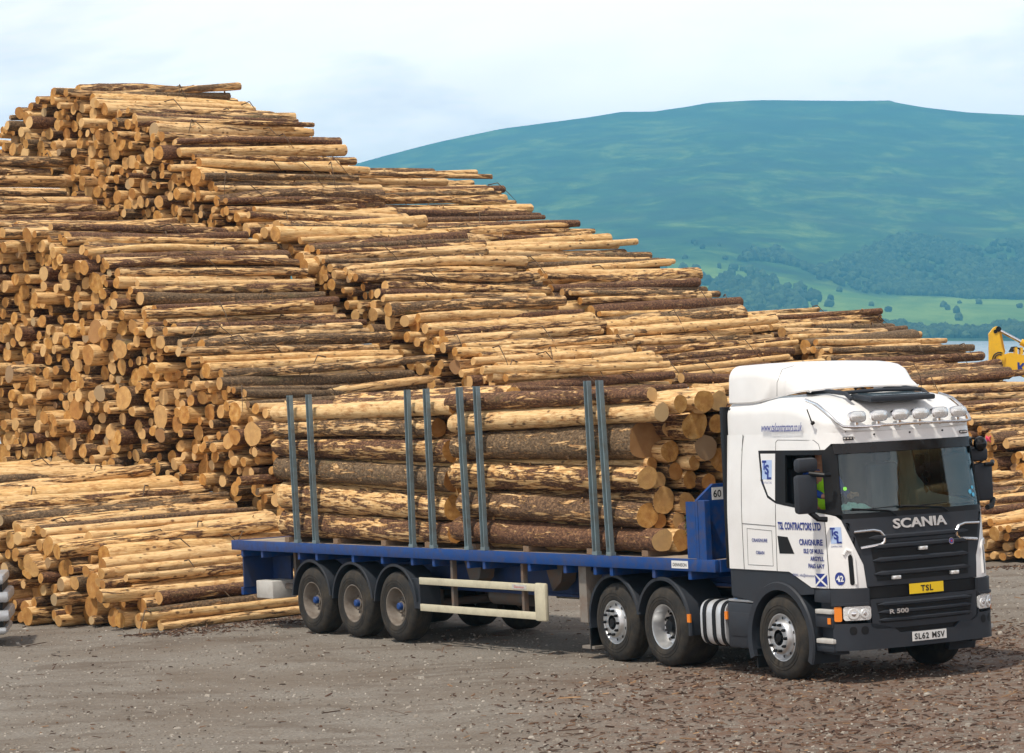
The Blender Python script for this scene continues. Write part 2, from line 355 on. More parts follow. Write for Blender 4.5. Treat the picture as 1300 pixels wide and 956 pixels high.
for si, st in enumerate(STACKS):
    g = np.random.RandomState(100 + si)
    for (t, z, r) in pack(st, g, si):
        depth = float(prof_h(st, np.array(t))) - z
        surf = depth < .45
        yaw, pit = g.normal(0, .012), g.normal(0, .006)
        if surf:
            yaw, pit = g.normal(0, .045*st['rough']), g.normal(.018 if si in (2, 3) else .004, (.030 if si in (2, 3) else .018)*st['rough'])
            if g.rand() < .09: yaw = g.normal(0, .14); pit = g.normal(.02, .035); z += .07
        s0 = st['s'] + g.normal(0, .13) + (g.choice([-.5, .5]) * g.rand() if g.rand() < .2 else 0)
        L = st['L'] + g.normal(0, .06)
        if surf and g.rand() < .12: L -= g.uniform(.3, 1.4)
        big = g.rand() < .5; r0, r1 = (r*1.10, r*.84) if big else (r*.84, r*1.10)
        o = AS*s0 + AT*t; d = AS*math.cos(yaw) + AT*math.sin(yaw)
        zz = z - pit*L/2
        zz = max(zz, r0*.98); pit = max(pit, (r1*.98 - zz)/L)
        bare = float(np.clip(g.choice([g.uniform(.75, 1.), g.uniform(.4, .75), g.uniform(.05, .4)], p=[.34, .46, .20]) + (.10 if si == 0 else 0) - (.12 if si >= 4 else 0), 0, 1))
        LOGS.append(dict(o=np.array([o[0], o[1], zz]), d=np.array([d[0], d[1], pit]), L=L, r0=r0, r1=r1, seed=float(g.rand()), bare=bare, tone=float(g.rand()), stack=si, depth=depth))
# ---- which of them can be seen at all, and which show largest
TH1, TX, TY = 1.0488, 4.2625, 35.8387              # tractor heading and steer-axle foot
TH2, KX, KY = 0.990, 3.120, 37.825                 # trailer heading and kingpin foot
def trk(u, v, z, th=TH1, x=TX, y=TY):
    c, s = math.cos(th), math.sin(th); return Vector((x + u*c - v*s, y - u*s - v*c, z))
def visible(logs):
    V, Fc, own = [], [], []
    q = [(math.cos(a), math.sin(a)) for a in np.linspace(0, 2*math.pi, 8, endpoint=False)]
    for i, l in enumerate(logs):
        Mx = axis_matrix(l['o'], l['d']); b = len(V)
        for x, r in ((0, l['r0']), (l['L'], l['r1'])):
            for cy, sz in q: V.append(Mx @ Vector((x, r*cy, r*sz)))
        for k in range(8): Fc.append((b+k, b+(k+1) % 8, b+8+(k+1) % 8, b+8+k)); own.append(i)
        Fc.append(tuple(range(b, b+8))); own.append(i); Fc.append(tuple(range(b+8, b+16))); own.append(i)
    for (u0, u1, v, z0, z1, a) in ((-1.05, 1.2, 1.2, .5, 3.4, (TH1, TX, TY)), (-11.2, -.8, 1.0, 1.35, 3.5, (TH2, KX, KY))):
        b = len(V)
        for z in (z0, z1):
            for (u, w) in ((u0, -v), (u1, -v), (u1, v), (u0, v)): V.append(trk(u, w, z, *a))
        for qd in ((0,1,2,3),(4,5,6,7),(0,1,5,4),(1,2,6,5),(2,3,7,6),(3,0,4,7)): Fc.append(tuple(b+j for j in qd)); own.append(-1)
    bvh = BVHTree.FromPolygons(V, Fc); cnt = np.zeros(len(logs)); side = np.zeros(len(logs)); cy = np.zeros(len(logs)); cx = np.zeros(len(logs))
    for ox, step in ((0, 2.6), (-5, 5.), (5, 5.)):
        O = CP + CR*ox
        for py in np.arange(60 if ox == 0 else 40, 956, step):
            for px in np.arange(-60 if ox else 1, 1360 if ox else 1299, step):
                pq = px if ox == 0 else px - 0
                d = (CF + CR*((pq - CXP)/F_PX) - CU*((py - CYP)/F_PX))
                if ox: d = (CP + d*58 - O)
                hit = bvh.ray_cast(O, d.normalized(), 200)
                if hit[2] is not None and own[hit[2]] >= 0:
                    i = own[hit[2]]; side[i] += 1
                    if ox == 0: cnt[i] += 1; cx[i] += px; cy[i] += py
    return cnt, side, cx/np.maximum(cnt, 1), cy/np.maximum(cnt, 1)
cnt, seen, pcx, pcy = visible(LOGS)
N_IND = 232
order = np.argsort(-cnt); IND = set(int(i) for i in order[:N_IND] if cnt[i] > 0)
print('logs', len(LOGS), 'visible', int((cnt > 0).sum()), 'kept', int((seen > 0).sum()), 'smallest individual', cnt[order[N_IND-1]])
STACK_WORDS = ['the low front pile', 'the broad stack behind rear load', 'the tallest middle stack',
               'the long slope behind front load', 'the stack behind cab roof', 'the stack beside yellow crane']
STACK_GROUP = ['logs of the low front pile', 'logs of the broad stack behind the rear load', 'logs of the tallest middle stack', 'logs of the long sloping stack',
               'logs of the stack behind the cab roof', 'logs of the stack beside the yellow crane']
ONES = 'first second third fourth fifth sixth seventh eighth ninth tenth eleventh twelfth thirteenth fourteenth fifteenth sixteenth seventeenth eighteenth nineteenth'.split()
def ordinal(n):
    if n <= 19: return ONES[n-1]
    if n % 10 == 0: return {2: 'twentieth', 3: 'thirtieth', 4: 'fortieth', 5: 'fiftieth', 6: 'sixtieth'}[n//10]
    return {2: 'twenty', 3: 'thirty', 4: 'forty', 5: 'fifty', 6: 'sixty'}[n//10] + '-' + ONES[n % 10 - 1]
def look(l):
    r = max(l['r0'], l['r1'])
    a = 'slim' if r < .125 else ('middling' if r < .165 else ('thick' if r < .2 else 'very thick'))
    b = 'bare pale' if l['bare'] > .8 else ('mostly peeled' if l['bare'] > .6 else ('half-peeled' if l['bare'] > .38 else 'dark barked'))
    return a + ' ' + b
byg = {}
for i in IND: byg.setdefault((LOGS[i]['stack'], look(LOGS[i])), []).append(i)
lab = {}
for (s_, lk), ids in byg.items():
    ids.sort(key=lambda i: pcy[i])
    for k, i in enumerate(ids):
        lab[i] = (f"{lk} log, the only such one in {STACK_WORDS[s_]}" if len(ids) == 1 else
                  (f"{lk} log, highest such one in {STACK_WORDS[s_]}" if k == 0 else f"{lk} log, {ordinal(k+1)} down of such in {STACK_WORDS[s_]}"))
for i in sorted(IND):
    l = LOGS[i]; near = cnt[i] > 40
    A = log_arrays(l['L'], l['r0'], l['r1'], l['seed'], l['bare'], l['tone'], 16, 12, .05)
    o = link('log', mesh_from('log', *A, LOGM)); o.matrix_world = axis_matrix(l['o'], l['d'])
    tag(o, lab[i], 'log', STACK_GROUP[l['stack']])
# pink forester's mark sprayed on one log end to the right of the cab
best = None
for i in IND:
    q = to_px(LOGS[i]['o']); dd = math.hypot(q[0]-1284, q[1]-668) - LOGS[i]['r0']*60
    if best is None or dd < best[0]: best = (dd, i)
print('mark', best, to_px(LOGS[best[1]]['o']))
bi = best[1]; po = [x for x in COL.objects if x.get('label') == lab[bi]][0]
for a_, c_ in (((-.05,-.07),(.05,.06)), ((-.05,.06),(.055,-.06)), ((.06,.07),(.07,-.07))):
    k_ = LOGS[bi]['r0']/.15; b = MB(); b.tube([(-.028, a_[0]*k_, a_[1]*k_), (-.028, c_[0]*k_, c_[1]*k_)], .014, 6); b.build('paint_mark', M['pink'], po)
po['label'] = 'log with a pink sprayed mark on its cut end, beside the cab mirror'
VV, FF, MI, LC, RN = [], [], [], [], []; base = 0
for i, l in enumerate(LOGS):
    if i in IND or seen[i] == 0: continue
    V, f, mi, lc, rn = log_arrays(l['L'], l['r0'], l['r1'], l['seed'], l['bare'], l['tone'], 14, 7, .04)
    Mx = np.array(axis_matrix(l['o'], l['d'])); V = V @ Mx[:3, :3].T + Mx[:3, 3]
    VV.append(V); FF += [tuple(k + base for k in q) for q in f]; MI += mi; LC.append(lc); RN.append(rn); base += len(V)
o = link('stacked_logs', mesh_from('stacked_logs', np.concatenate(VV), FF, MI, np.concatenate(LC), np.concatenate(RN), LOGM))
tag(o, 'the remaining smaller-showing logs filling all the stacks, mostly cut ends', 'logs', kind='stuff')
# ---- torn branches and bark strips lying on the stacks
b = MB(); g = np.random.RandomState(5); surf = [i for i in range(len(LOGS)) if cnt[i] > 25 and LOGS[i]['depth'] < .5]
for _ in range(170):
    l = LOGS[surf[g.randint(len(surf))]]; x = g.uniform(.2, l['L']-.2); d = np.array(l['d']); p = l['o'] + d*x
    p = p + np.array([*(AT*g.uniform(0, l['r0'])), l['r0']*.95])
    dr = np.array([*(AS*g.normal(0, 1) + AT*abs(g.normal(0, 1))), 0]); dr /= np.linalg.norm(dr); ln = g.uniform(.25, 1.0)
    q = [p, p + dr*ln*.35 + [0,0,g.uniform(0,.05)], p + dr*ln*.7 + [0,0,-ln*.3], p + dr*ln + [0,0,-ln*g.uniform(.5,.8)]]
    b.tube([tuple(a) for a in q], [.016, .013, .009, .004], 5)
M['twig'] = simple('twig_bark', (.09,.055,.03), .9, dirt=.4)
tag(b.build('torn_branches', M['twig']), 'thin torn branches and bark strips lying over the stacked logs', 'branches', kind='stuff')

# ---- an older heap beyond the right of the picture: only seen mirrored in the windscreen
VV, FF, MI, LC, RN = [], [], [], [], []; base = 0; g = np.random.RandomState(88)
for row in range(24):
    for k in range(44 - int(row*1.7)):
        r = .28; x = 30 + 1.0*row*.1; o_ = np.array([22 + k*.40 + row*.5, 27 - k*.42 - row*.1, .2 + row*.50]); 
        V, f, mi, lc, rn = log_arrays(5., r*g.uniform(.8,1.1), r*g.uniform(.8,1.1), float(g.rand()), float(g.rand()), float(g.rand()), 8, 3, .0)
        Mx = np.array(axis_matrix(o_, (.62, .78, g.normal(0,.01)))); V = V @ Mx[:3, :3].T + Mx[:3, 3]
        VV.append(V); FF += [tuple(q_ + base for q_ in q) for q in f]; MI += mi; LC.append(lc); RN.append(rn); base += len(V)
o = link('mirrored_logs', mesh_from('mirrored_logs', np.concatenate(VV), FF, MI, np.concatenate(LC), np.concatenate(RN), LOGM))
tag(o, 'log heap standing outside the picture, only mirrored in the windscreen', 'logs', kind='stuff')
# ------------------------------------------------------------------ load on the trailer
g = np.random.RandomState(21)
def load_log(uR, vR, zR, rR, uL, vL, zL, rL, bare, tone, label, grp):
    zL -= .065; zR -= .065; bare = min(1, bare + .03)
    a = trk(uL, vL, zL, TH2, KX, KY); c = trk(uR, vR, zR, TH2, KX, KY); d = c - a
    A = log_arrays(d.length, rL, rR, float(g.rand()), bare, tone, 20, 16, .03)
    o = link('log', mesh_from('log', *A, LOGM)); o.matrix_world = axis_matrix(a, d); tag(o, label, 'log', grp)
GF, GR = 'logs of the front load on the trailer', 'logs of the rear load on the trailer'
fn = [(-.74,1.72,.155,1.80,.19,.18,.3,'brown barked log, lowest of the front load, resting along the near edge of the deck'),
      (-1.09,2.05,.175,2.19,.205,.35,.6,'mossy barked log with a pale torn stripe, second up in the front load'),
      (-1.03,2.56,.16,2.62,.215,.5,.2,'half-peeled log with bright round end, third up on the near side of the front load'),
      (-1.22,3.06,.285,3.02,.19,.22,.95,'huge dark log with wide grey weathered end in the front load'),
      (-.60,3.44,.135,3.38,.165,.72,.95,'pale streaked log with small grey end, high in the front load'),
      (-.75,3.68,.10,3.68,.13,.3,.4,'slim brown log lying topmost on the near side of the front load')]
for u, zr, rr, zl, rl, ba, to, lb in fn: load_log(u, 1.135-rr, zr, rr, -5.75+g.uniform(-.15,.15), 1.135-rl, zl, rl, ba, to, lb, GF)
F = [(.72,3.54,.12,-.55,''),(.36,3.56,.165,-.5,''),(.40,3.24,.20,-.68,''),(.55,3.20,.11,-1.08,''),(.60,2.90,.15,-1.0,''),(.20,2.93,.19,-.72,''),(.35,2.73,.105,-.8,''),
     (.80,2.74,.095,-1.15,''),(.52,2.62,.115,-1.0,''),(.74,2.51,.115,-1.1,''),(.32,2.50,.125,-.95,''),(.70,2.24,.185,-1.06,''),(.38,2.18,.155,-.95,''),(.12,2.46,.11,-.8,''),
     (.76,1.97,.115,-1.09,''),(.50,1.95,.115,-1.0,''),(.70,1.71,.15,-.7,''),(.04,3.55,.15,-.6,''),(.05,3.24,.13,-.65,''),(.36,1.76,.19,-.7,''),(.10,2.12,.16,-.8,''),(-.1,2.75,.17,-.8,'')]
pos = ['top row, behind the pale streaked log','top row, middle of the front load','just under the top row, the widest sawn end of the front load','beside the huge grey-ended log, above the middle','beside the huge grey-ended log at mid height',
       'grey weathered end deep in the front load beside the cab','small end half way up toward the cab','small end just under the huge grey-ended log','small end between the third-up log and the cab','small end touching the third-up log',
       'end half way up below the small upper ones','wide end just above the mossy second-up log','wide end above the bottom pair near the headboard','small end deep in the load level with the window','small end touching the mossy second-up log',
       'small end above a green sprig','end in the lowest row above the green sprig','top row end hidden partly by the cab','second row end hidden partly by the cab','dark log in the bottom row behind the headboard','log low in the middle of the load','log at mid height in the middle of the load']
for k, (v, z, r, u, _) in enumerate(F):
    grey = k in (5,)
    load_log(u, v, z, r, -5.6+g.uniform(-.2,.2), v+g.uniform(-.03,.03), z+g.uniform(-.04,.04), r*g.uniform(.9,1.2), g.uniform(.2,.9), .97 if grey else g.uniform(0,.8), 'sawn log, '+pos[k], GF)
for k, (v, z, r) in enumerate([(-.15,1.78,.2),(-.6,1.76,.19),(-1.0,1.78,.2),(-.25,2.2,.19),(-.7,2.2,.2),(-1.02,2.25,.18),(-.3,2.62,.18),(-.75,2.65,.2),(-1.0,2.95,.18),(-.35,3.0,.18),(-.2,3.35,.17),(-.6,3.4,.18),(-.95,3.3,.17)]):
    load_log(-.5+g.uniform(-.2,.2), v, z, r, -5.7, v, z, r*1.08, g.uniform(.2,.9), g.uniform(0,.8), 'log on the far side of the front load, hardly showing behind the others', GF)
rn_ = [(-5.96,1.73,.155,1.81,.215,.42,.35,'thick log with dark barked butt, lowest of the rear load, resting on the deck'),
       (-6.05,2.10,.19,2.26,.235,.55,.3,'broad patchy log tilting down, second up in the rear load'),
       (-6.00,2.52,.19,2.71,.20,.25,.85,'green-grey barked log, third up in the rear load'),
       (-6.0,2.96,.195,3.06,.15,.38,.3,'half-peeled log with wide sawn end, fourth up in the rear load'),
       (-6.3,3.31,.15,3.36,.14,.45,.7,'mossy greenish log, fifth up in the rear load'),
       (-5.75,3.63,.13,3.62,.12,.95,.9,'bare cream-white log lying topmost on the near side of the rear load')]
for u, zr, rr, zl, rl, ba, to, lb in rn_: load_log(u, 1.135-rr, zr, rr, -11.28+g.uniform(-.08,.08), 1.135-rl, zl, rl, ba, to, lb, GR)
for v in (.68,.25,-.2,-.65,-1.02):
    z = 1.6
    while z < 3.5:
        r = g.uniform(.15,.21); z += r
        load_log(-6.1+g.uniform(-.25,.15), v+g.uniform(-.04,.04), z, r, -11.3+g.uniform(-.1,.12), v, z, r*g.uniform(.85,1.1), g.uniform(.2,.95), g.uniform(0,.8), 'log inside the rear load, mostly hidden behind the near ones', GR); z += r*.95
# green sprig caught in the load
b = MB(); g = np.random.RandomState(4); st_ = [(0,0,.28),(.01,.01,.18),(.0,-.01,.08),(.015,0,0)]
b.tube(st_, .006, 5)
for _ in range(150):
    q = g.uniform(0, .28); a_ = g.uniform(0, 6.28); ln = g.uniform(.04,.10); p = Vector((0,0,q)); d_ = Vector((math.cos(a_), math.sin(a_), -.7))*ln; w_ = Vector((-math.sin(a_), math.cos(a_), 0))*.010
    b.poly([p-w_*.4, p+d_*.5-w_, p+d_, p+d_*.5+w_])
SG = b.build('spruce_sprig', simple('spruce_needles', (.035,.075,.02), .8, dirt=.2)); SG.matrix_world = Matrix.Translation(trk(-.62, .62, 1.72, TH2, KX, KY)); tag(SG, 'green spruce sprig hanging between the log ends above the headboard foot', 'sprig')
# ------------------------------------------------------------------ trailer
def bx(mb, u0, u1, v0, v1, z0, z1, bev=0.): mb.box((u0, -v0, z0), (u1, -v1, z1), bev); return mb
TR = empty('flatbed_trailer', (KX, KY, 0), -TH2)
tag(TR, 'blue flatbed log trailer with grey stakes and three axles, coupled behind the white cab', 'trailer')
b = MB(); bx(b, -12.64, .78, 1.20, 1.275, 1.29, 1.45, .008); bx(b, -12.64, .78, -1.20, -1.275, 1.29, 1.45, .008)
bx(b, -12.66, -12.58, -1.198, 1.198, 1.291, 1.449); bx(b, .72, .80, -1.198, 1.198, 1.291, 1.449); b.build('side_rail', M['blue'], TR, smooth=True)
b = MB()
for k in range(12):
    v = -1.19 + k*.1985; bx(b, -12.57, .71, v, v+.192, 1.40, 1.440)
b.build('deck', M['boards'], TR)
b = MB()
for s in (-1, 1):
    bx(b, -12.3, .5, s*.42, s*.56, 1.22, 1.25); bx(b, -9.9, -.9, s*.48, s*.50, .80, 1.22); bx(b, -9.9, -.9, s*.42, s*.56, .76, .80); bx(b, -.9, .5, s*.48, s*.5, 1.08, 1.22); bx(b, -12.3, -9.9, s*.48, s*.5, .95, 1.22)
bx(b, -.9, .6, -.6, .6, 1.04, 1.08)
b.build('chassis_beam', M['dark_blue'], TR)
for u in [-12.3,-11.6,-10.34,-9.76,-8.6,-7.7,-6.81,-6.19,-5.22,-4.79,-3.6,-2.7,-1.97,-1.58,-.6,.2]:
    b = MB(); bx(b, u-.035, u+.035, -1.255, 1.255, 1.18, 1.288, .004); b.build('crossmember', M['blue'], TR)
for (u, l) in [(-10.39,-.06),(-9.79,-.03),(-6.80,.04),(-6.20,-.01),(-5.22,-.06),(-4.78,-.03),(-1.94,-.04),(-1.60,-.09)]:
    b = MB()
    for (x0, x1, v0, v1) in ((-.05,.05,1.20,1.215),(-.05,-.036,1.2151,1.265),(.036,.05,1.2151,1.265),(-.03,.03,1.2151,1.228)):   # pressed channel section
        b.box((u+x0, -v0, 1.455), (u+x1, -v1, 3.84))
    for v in b.bm.verts: v.co.x += l*(v.co.z-1.3)/2.5
    b.mi = 0
    b.box((u-.06, -1.270, 1.452), (u+.06, -1.19, 1.50)); b.build('stake', M['steel'], TR)
for u in (-10.3,-6.5,-5.0,-1.8):
    b = MB(); b.box((u-.05, 1.2, 1.452), (u+.05, 1.26, 3.3)); b.build('stake', M['steel'], TR)
for u in (-11.0,-9.4,-7.9,-6.6,-5.3,-3.9,-2.3,-1.0):
    b = MB(); bx(b, u-.07, u+.07, -1.10, 1.10, 1.441, 1.525, .006); b.build('bearer', M['block'], TR)
# headboard
hb = MB(); hb.poly([(.40, -1.27, 1.30), (.40, -1.27, 2.22), (.40, -1.0, 2.42), (.40, 1.0, 2.42), (.40, 1.27, 2.22), (.40, 1.27, 1.30)], d=(.05, 0, 0))
for v in (1.22, .6, 0, -.6, -1.22):
    z = 2.22 if abs(v) > 1.1 else 2.38
    hb.box((.451, -v-.05, 1.30), (.60, -v+.05, z), .01)
hb.box((.2, -1.272, 1.46), (.399, -1.235, 2.20)); hb.box((.2, 1.235, 1.46), (.399, 1.272, 2.20))
HB = hb.build('headboard', M['blue'], TR)
b = MB(); b.box((.602, -1.14, 2.22), (.607, -.96, 2.38)); SP = b.build('speed_plate', M['plate_white'], HB)
# rear underrun and box
b = MB(); bx(b, -12.50, -12.42, -1.2, 1.2, .53, .66, .01)
for s in (-1, 1): bx(b, -12.46, -12.36, s*.44, s*.54, .66, 1.2)
b.build('rear_bumper', M['blue'], TR)
b = MB(); bx(b, -12.42, -12.38, .3, 1.19, .66, 1.28); bx(b, -12.38, -11.75, .60, .64, .75, 1.28); b.build('tail_panel', M['dark_blue'], TR)
b = MB(); bx(b, -11.95, -11.38, .75, 1.2, .50, .79, .012); b.build('tool_box', M['ltgrey'], TR, smooth=True)
b = MB(); bx(b, -11.35, -10.75, .9, .98, .66, .74); bx(b, -11.1, -11.02, .86, .94, .7, 1.28); b.build('bracket', M['rust'], TR)
# axles, wheels, mudguards
AX = [-9.978, -8.668, -7.358]
def tyre_prof(R0, w, rim):     # outer radius, width, rim radius; offset 0 = outer face, negative inwards
    return [(rim, -.012), (rim+.02, .0), (rim+.07, .006), (R0-.09, .004), (R0-.045, -.012), (R0-.012, -.035), (R0, -.06), (R0, -w+.06), (R0-.012, -w+.035), (R0-.045, -w+.012), (R0-.09, -w), (rim+.02, -w), (rim, -w+.012)]
def wheel(parent, u, side, R0=.533, w=.37, kind='trailer', name='wheel'):
    """outer face looks along v*side; each wheel is a part holding tyre, rim, hub"""
    W = bpy.data.objects.new(name, None); COL.objects.link(W); W.parent = parent; W.location = (u, -side*1.245, R0); W.empty_display_size = .2
    sg = -side                                    # local y direction of 'outwards' is -side
    P = lambda pr: [(r, h*sg) for r, h in pr]
    b = MB(); b.lathe(P(tyre_prof(R0, w, .292)), (0,0,0), n=56)
    for k in range(4):                            # tread grooves
        h = -(w*.2 + k*w*.2); b.lathe(P([(R0+.001, h-.008), (R0+.004, h), (R0+.001, h+.008)]), (0,0,0), n=56)
    for rr in (R0-.13, R0-.17): b.lathe(P([(rr-.004, .005), (rr, .011), (rr+.004, .005)]), (0,0,0), n=56)
    b.build('tyre', M['rubber'], W, smooth=True, angle=30)
    b = MB()
    if kind == 'trailer':
        b.lathe(P([(.292,-.012),(.298,-.004),(.284,-.004),(.272,-.03),(.262,-.06),(.25,-.11),(.235,-.17),(.215,-.20),(.17,-.205),(.14,-.195)]), (0,0,0), n=40); mt = M['rim_shade_dirt']
    elif kind == 'steer':
        b.lathe(P([(.292,-.012),(.298,-.002),(.285,-.003),(.27,-.03),(.245,-.045),(.222,-.03),(.205,.03),(.19,.045),(.165,.048),(.10,.045)]), (0,0,0), n=48); mt = M['alu']
    else:
        b.lathe(P([(.292,-.012),(.298,-.002),(.282,-.005),(.272,-.05),(.262,-.12),(.245,-.17),(.20,-.19),(.16,-.175),(.12,-.17)]), (0,0,0), n=48); mt = M['alu']
    b.build('rim', mt, W, smooth=True, angle=40)
    y0 = {'trailer': -.20, 'steer': .047, 'drive': -.178}[kind]
    b = MB(); b.lathe(P([(.15,y0-.01),(.145,y0+.03),(.11,y0+.05),(.085,y0+.07),(.08,y0+.10),(0.001,y0+.105)] if kind != 'steer' else [(.10,.045),(.095,.02),(.085,.0),(.06,.01),(.055,.05),(.001,.055)]), (0,0,0), n=28)
    b.build('hub', M['rim_shade_dirt'] if kind == 'trailer' else M['black'], W, smooth=True)
    if kind == 'trailer':
        b = MB(); b.lathe(P([(.058,y0+.10),(.056,y0+.15),(.04,y0+.165),(.001,y0+.166)]), (0,0,0), n=20); b.build('hub_cap', M['blue'], W, smooth=True)
    for k in range(10):
        a = 2*math.pi*k/10; rr = .168; c = (rr*math.cos(a), 0, rr*math.sin(a))
        b = MB(); b.lathe(P([(.021,y0-.012),(.021,y0+.028),(.012,y0+.05),(.001,y0+.052)]), c, n=6, smooth=False); b.build('wheel_nut', M['black'] if kind != 'trailer' else M['rim_shade_dirt'], W)
    if kind != 'trailer':                         # hand holes of the alloy disc
        for k in range(10):
            b = MB(); a = 2*math.pi*(k+.5)/10; rr = .238 if kind == 'steer' else .225; yy = -.034 if kind == 'steer' else -.172
            c = Vector((rr*math.cos(a), yy*sg, rr*math.sin(a))); b.lathe(P([(.020,.006),(.001,.0065)]), c, n=12)
            b.build('hand_hole', M['seam'], W)
    return W
for u in AX:
    for s in (1, -1): wheel(TR, u, s, .533, .37, 'trailer')
    b = MB(); b.tube([(u,-1.0,.533),(u,1.0,.533)], .065, 12); b.box((u-.06, .42, .55), (u+.06, .56, .8)); b.box((u-.06, -.56, .55), (u+.06, -.42, .8)); b.build('axle', M['rust'], TR)
    for s in (1, -1):
        b = MB(); pr = [(.60, 0), (.60, .42), (.615, .42), (.615, .0), (.64, -.012), (.60, -.012)]
        pr = [(.600,-.01),(.635,-.012),(.640,.0),(.618,.012),(.618,.42),(.602,.42)]
        b.lathe([(r, h*s) for r, h in pr], (u, -s*1.25, .55), n=24, a0=8, a1=176, close=True); b.build('mudguard', M['grey_plastic'], TR, smooth=True)
b = MB(); bx(b, -7.0, -6.68, .85, 1.22, .52, .98, .01); b.build('mud_flap', M['grey_plastic'], TR)
# side guard rails (cream), both sides
for s in (1, -1):
    b = MB()
    for z in (.50, .90): bx(b, -6.62, -3.38, s*1.22, s*1.26, z, z+.105, .006)
    bx(b, -3.50, -3.22, s*1.19, s*1.262, .48, 1.02, .03)
    G = b.build('side_guard', M['cream'], TR, smooth=True)
    for u in (-5.75, -3.85): b = MB(); bx(b, u-.03, u+.03, s*1.14, s*1.215, .5, 1.28); b.build('guard_post', M['rust'], G)
    b = MB(); bx(b, -4.05, -3.68, s*1.2605, s*1.2645, .92, .985); b.build('reflector_sticker', M['ltgrey'], G)
# landing legs
for s in (1, -1):
    b = MB(); bx(b, -2.52, -2.34, s*.88, s*1.06, .45, 1.20, .008); bx(b, -2.49, -2.37, s*.91, s*1.03, .18, .45); bx(b, -2.58, -2.28, s*.84, s*1.10, .13, .17)
    bx(b, -2.52, -2.34, s*.56, s*.88, 1.0, 1.08); bx(b, -2.52,-2.34, s*1.06, s*1.15, .5, 1.28); b.build('landing_leg', M['leg'], TR)
b = MB(); b.tube([(-2.43,-.9,.7),(-2.43,.9,.7)], .03, 8); b.tube([(-3.1,-.5,.85),(-2.5,-.95,.6)], .022, 6); b.build('leg_brace', M['rust'], TR)
b = MB(); b.tube([(-5.9,.1,.95),(-4.6,.1,.95)], [.0,.16][1], 16); b.tube([(-5.9,-.35,.7),(-4.9,-.35,.7)], .14, 16); b.build('air_tank', M['rust'], TR, smooth=True)
for (u, v) in ((-5.9,.9),(-3.9,.8)):
    b = MB(); b.poly([(u,-v,1.28),(u+.5,-v,1.28),(u+.42,-v,1.0),(u+.2,-v,.86)], d=(0,.25,0)); b.build('bracket', M['rust'], TR)
b = MB(); bx(b, -.16,.20, 1.2755, 1.2785, 1.325, 1.425); NP = b.build('maker_plate', M['plate_white'], TR)
b = MB(); b.lathe([(.001,0),(.6,0),(.6,-.03),(.001,-.03)], (0,0,1.05), axis='z', n=30); b.build('rubbing_plate', M['rust'], TR)
# ------------------------------------------------------------------ lettering
def text_mesh(s, size, weight=0., shear=0., spacing=1., width=None, align='LEFT', extrude=0., lines=1.):
    cu = bpy.data.curves.new('t', 'FONT'); cu.body = s; cu.size = size; cu.offset = weight; cu.shear = shear; cu.space_character = spacing; cu.align_x = align; cu.extrude = extrude; cu.space_line = lines; cu.resolution_u = 3
    o = bpy.data.objects.new('t', cu); COL.objects.link(o); bpy.context.view_layer.update()
    me = bpy.data.meshes.new_from_object(o.evaluated_get(bpy.context.evaluated_depsgraph_get())); bpy.data.objects.remove(o); bpy.data.curves.remove(cu)
    if width:
        xs = [v.co.x for v in me.vertices]; k = width/max(max(xs)-min(xs), 1e-6); x0 = min(xs)
        for v in me.vertices: v.co.x = (v.co.x - x0)*k
    return me
def letter(name, s, size, mat, parent, fn, **k):
    """fn maps (x right, y up, depth outwards) on the lettering to local coordinates"""
    me = text_mesh(s, size, **k)
    for v in me.vertices: v.co = fn(v.co.x, v.co.y, v.co.z)
    me.materials.append(mat); me.name = name; return link(name, me, parent)
letter('lettering', 'DENNISON', .06, M['blk_ink'], NP, lambda x, y, z: (-.13+x, -1.280, 1.352+y), width=.30, weight=.001)
letter('lettering', 'Dennison', .05, M['red'], TR, lambda x, y, z: (-3.99+x, -1.2665, .935+y), width=.25)
letter('lettering', '60', .13, M['blk_ink'], SP, lambda x, y, z: (.6085, -1.12+x, 2.255+y), width=.13, weight=.002)
# ------------------------------------------------------------------ tractor unit (local: u forward, v near side)
TC = empty('tractor_unit', (TX, TY, 0), -TH1)
tag(TC, 'white high-roofed lorry cab with navy lettering, dark grille and six roof lamps', 'lorry')
def smooth01(x): x = min(max(x, 0), 1); return x*x*(3-2*x)
PA, PC = .86, 1.57
Ab, Cb, Bb = (1.265, .86), (1.225, 1.17), (.85, 1.238)
def plan(p):
    s = 1 if p >= 0 else -1; p = abs(p)
    if p <= PA: u, v = 1.325 - .06*(p/.86)**2, p
    elif p <= PC:
        q = (p-PA)/(PC-PA); u = (1-q)**2*Ab[0] + 2*q*(1-q)*Cb[0] + q*q*Bb[0]; v = (1-q)**2*Ab[1] + 2*q*(1-q)*Cb[1] + q*q*Bb[1]
    else: u, v = .85 - (p-PC), 1.238 + .012*min(1, (p-PC)/.5)
    return u, v*s
def lean(z): return 0 if z < 1.25 else ((z-1.25)*.07 if z < 2.0 else .0525 + (z-2.0)*.12)
def wid(z): return 1.0 if z < 2.05 else 1.0 - .045*(z-2.05)**1.2
def P3(p, z, off=0.):
    def at(p, z):
        u, v = plan(p); return Vector((u - lean(z)*smooth01((u-.0)/1.1), -v*wid(z), z))
    a = at(p, z)
    if off:
        t = at(p+.01, z) - at(p-.01, z); w = at(p, z+.01) - at(p, z-.01); n = t.cross(w).normalized()
        c = Vector((.1, 0, z)); 
        if n.dot(a - c) < 0: n = -n
        a = a + n*off
    return a
def U(u): return 2.42 - u
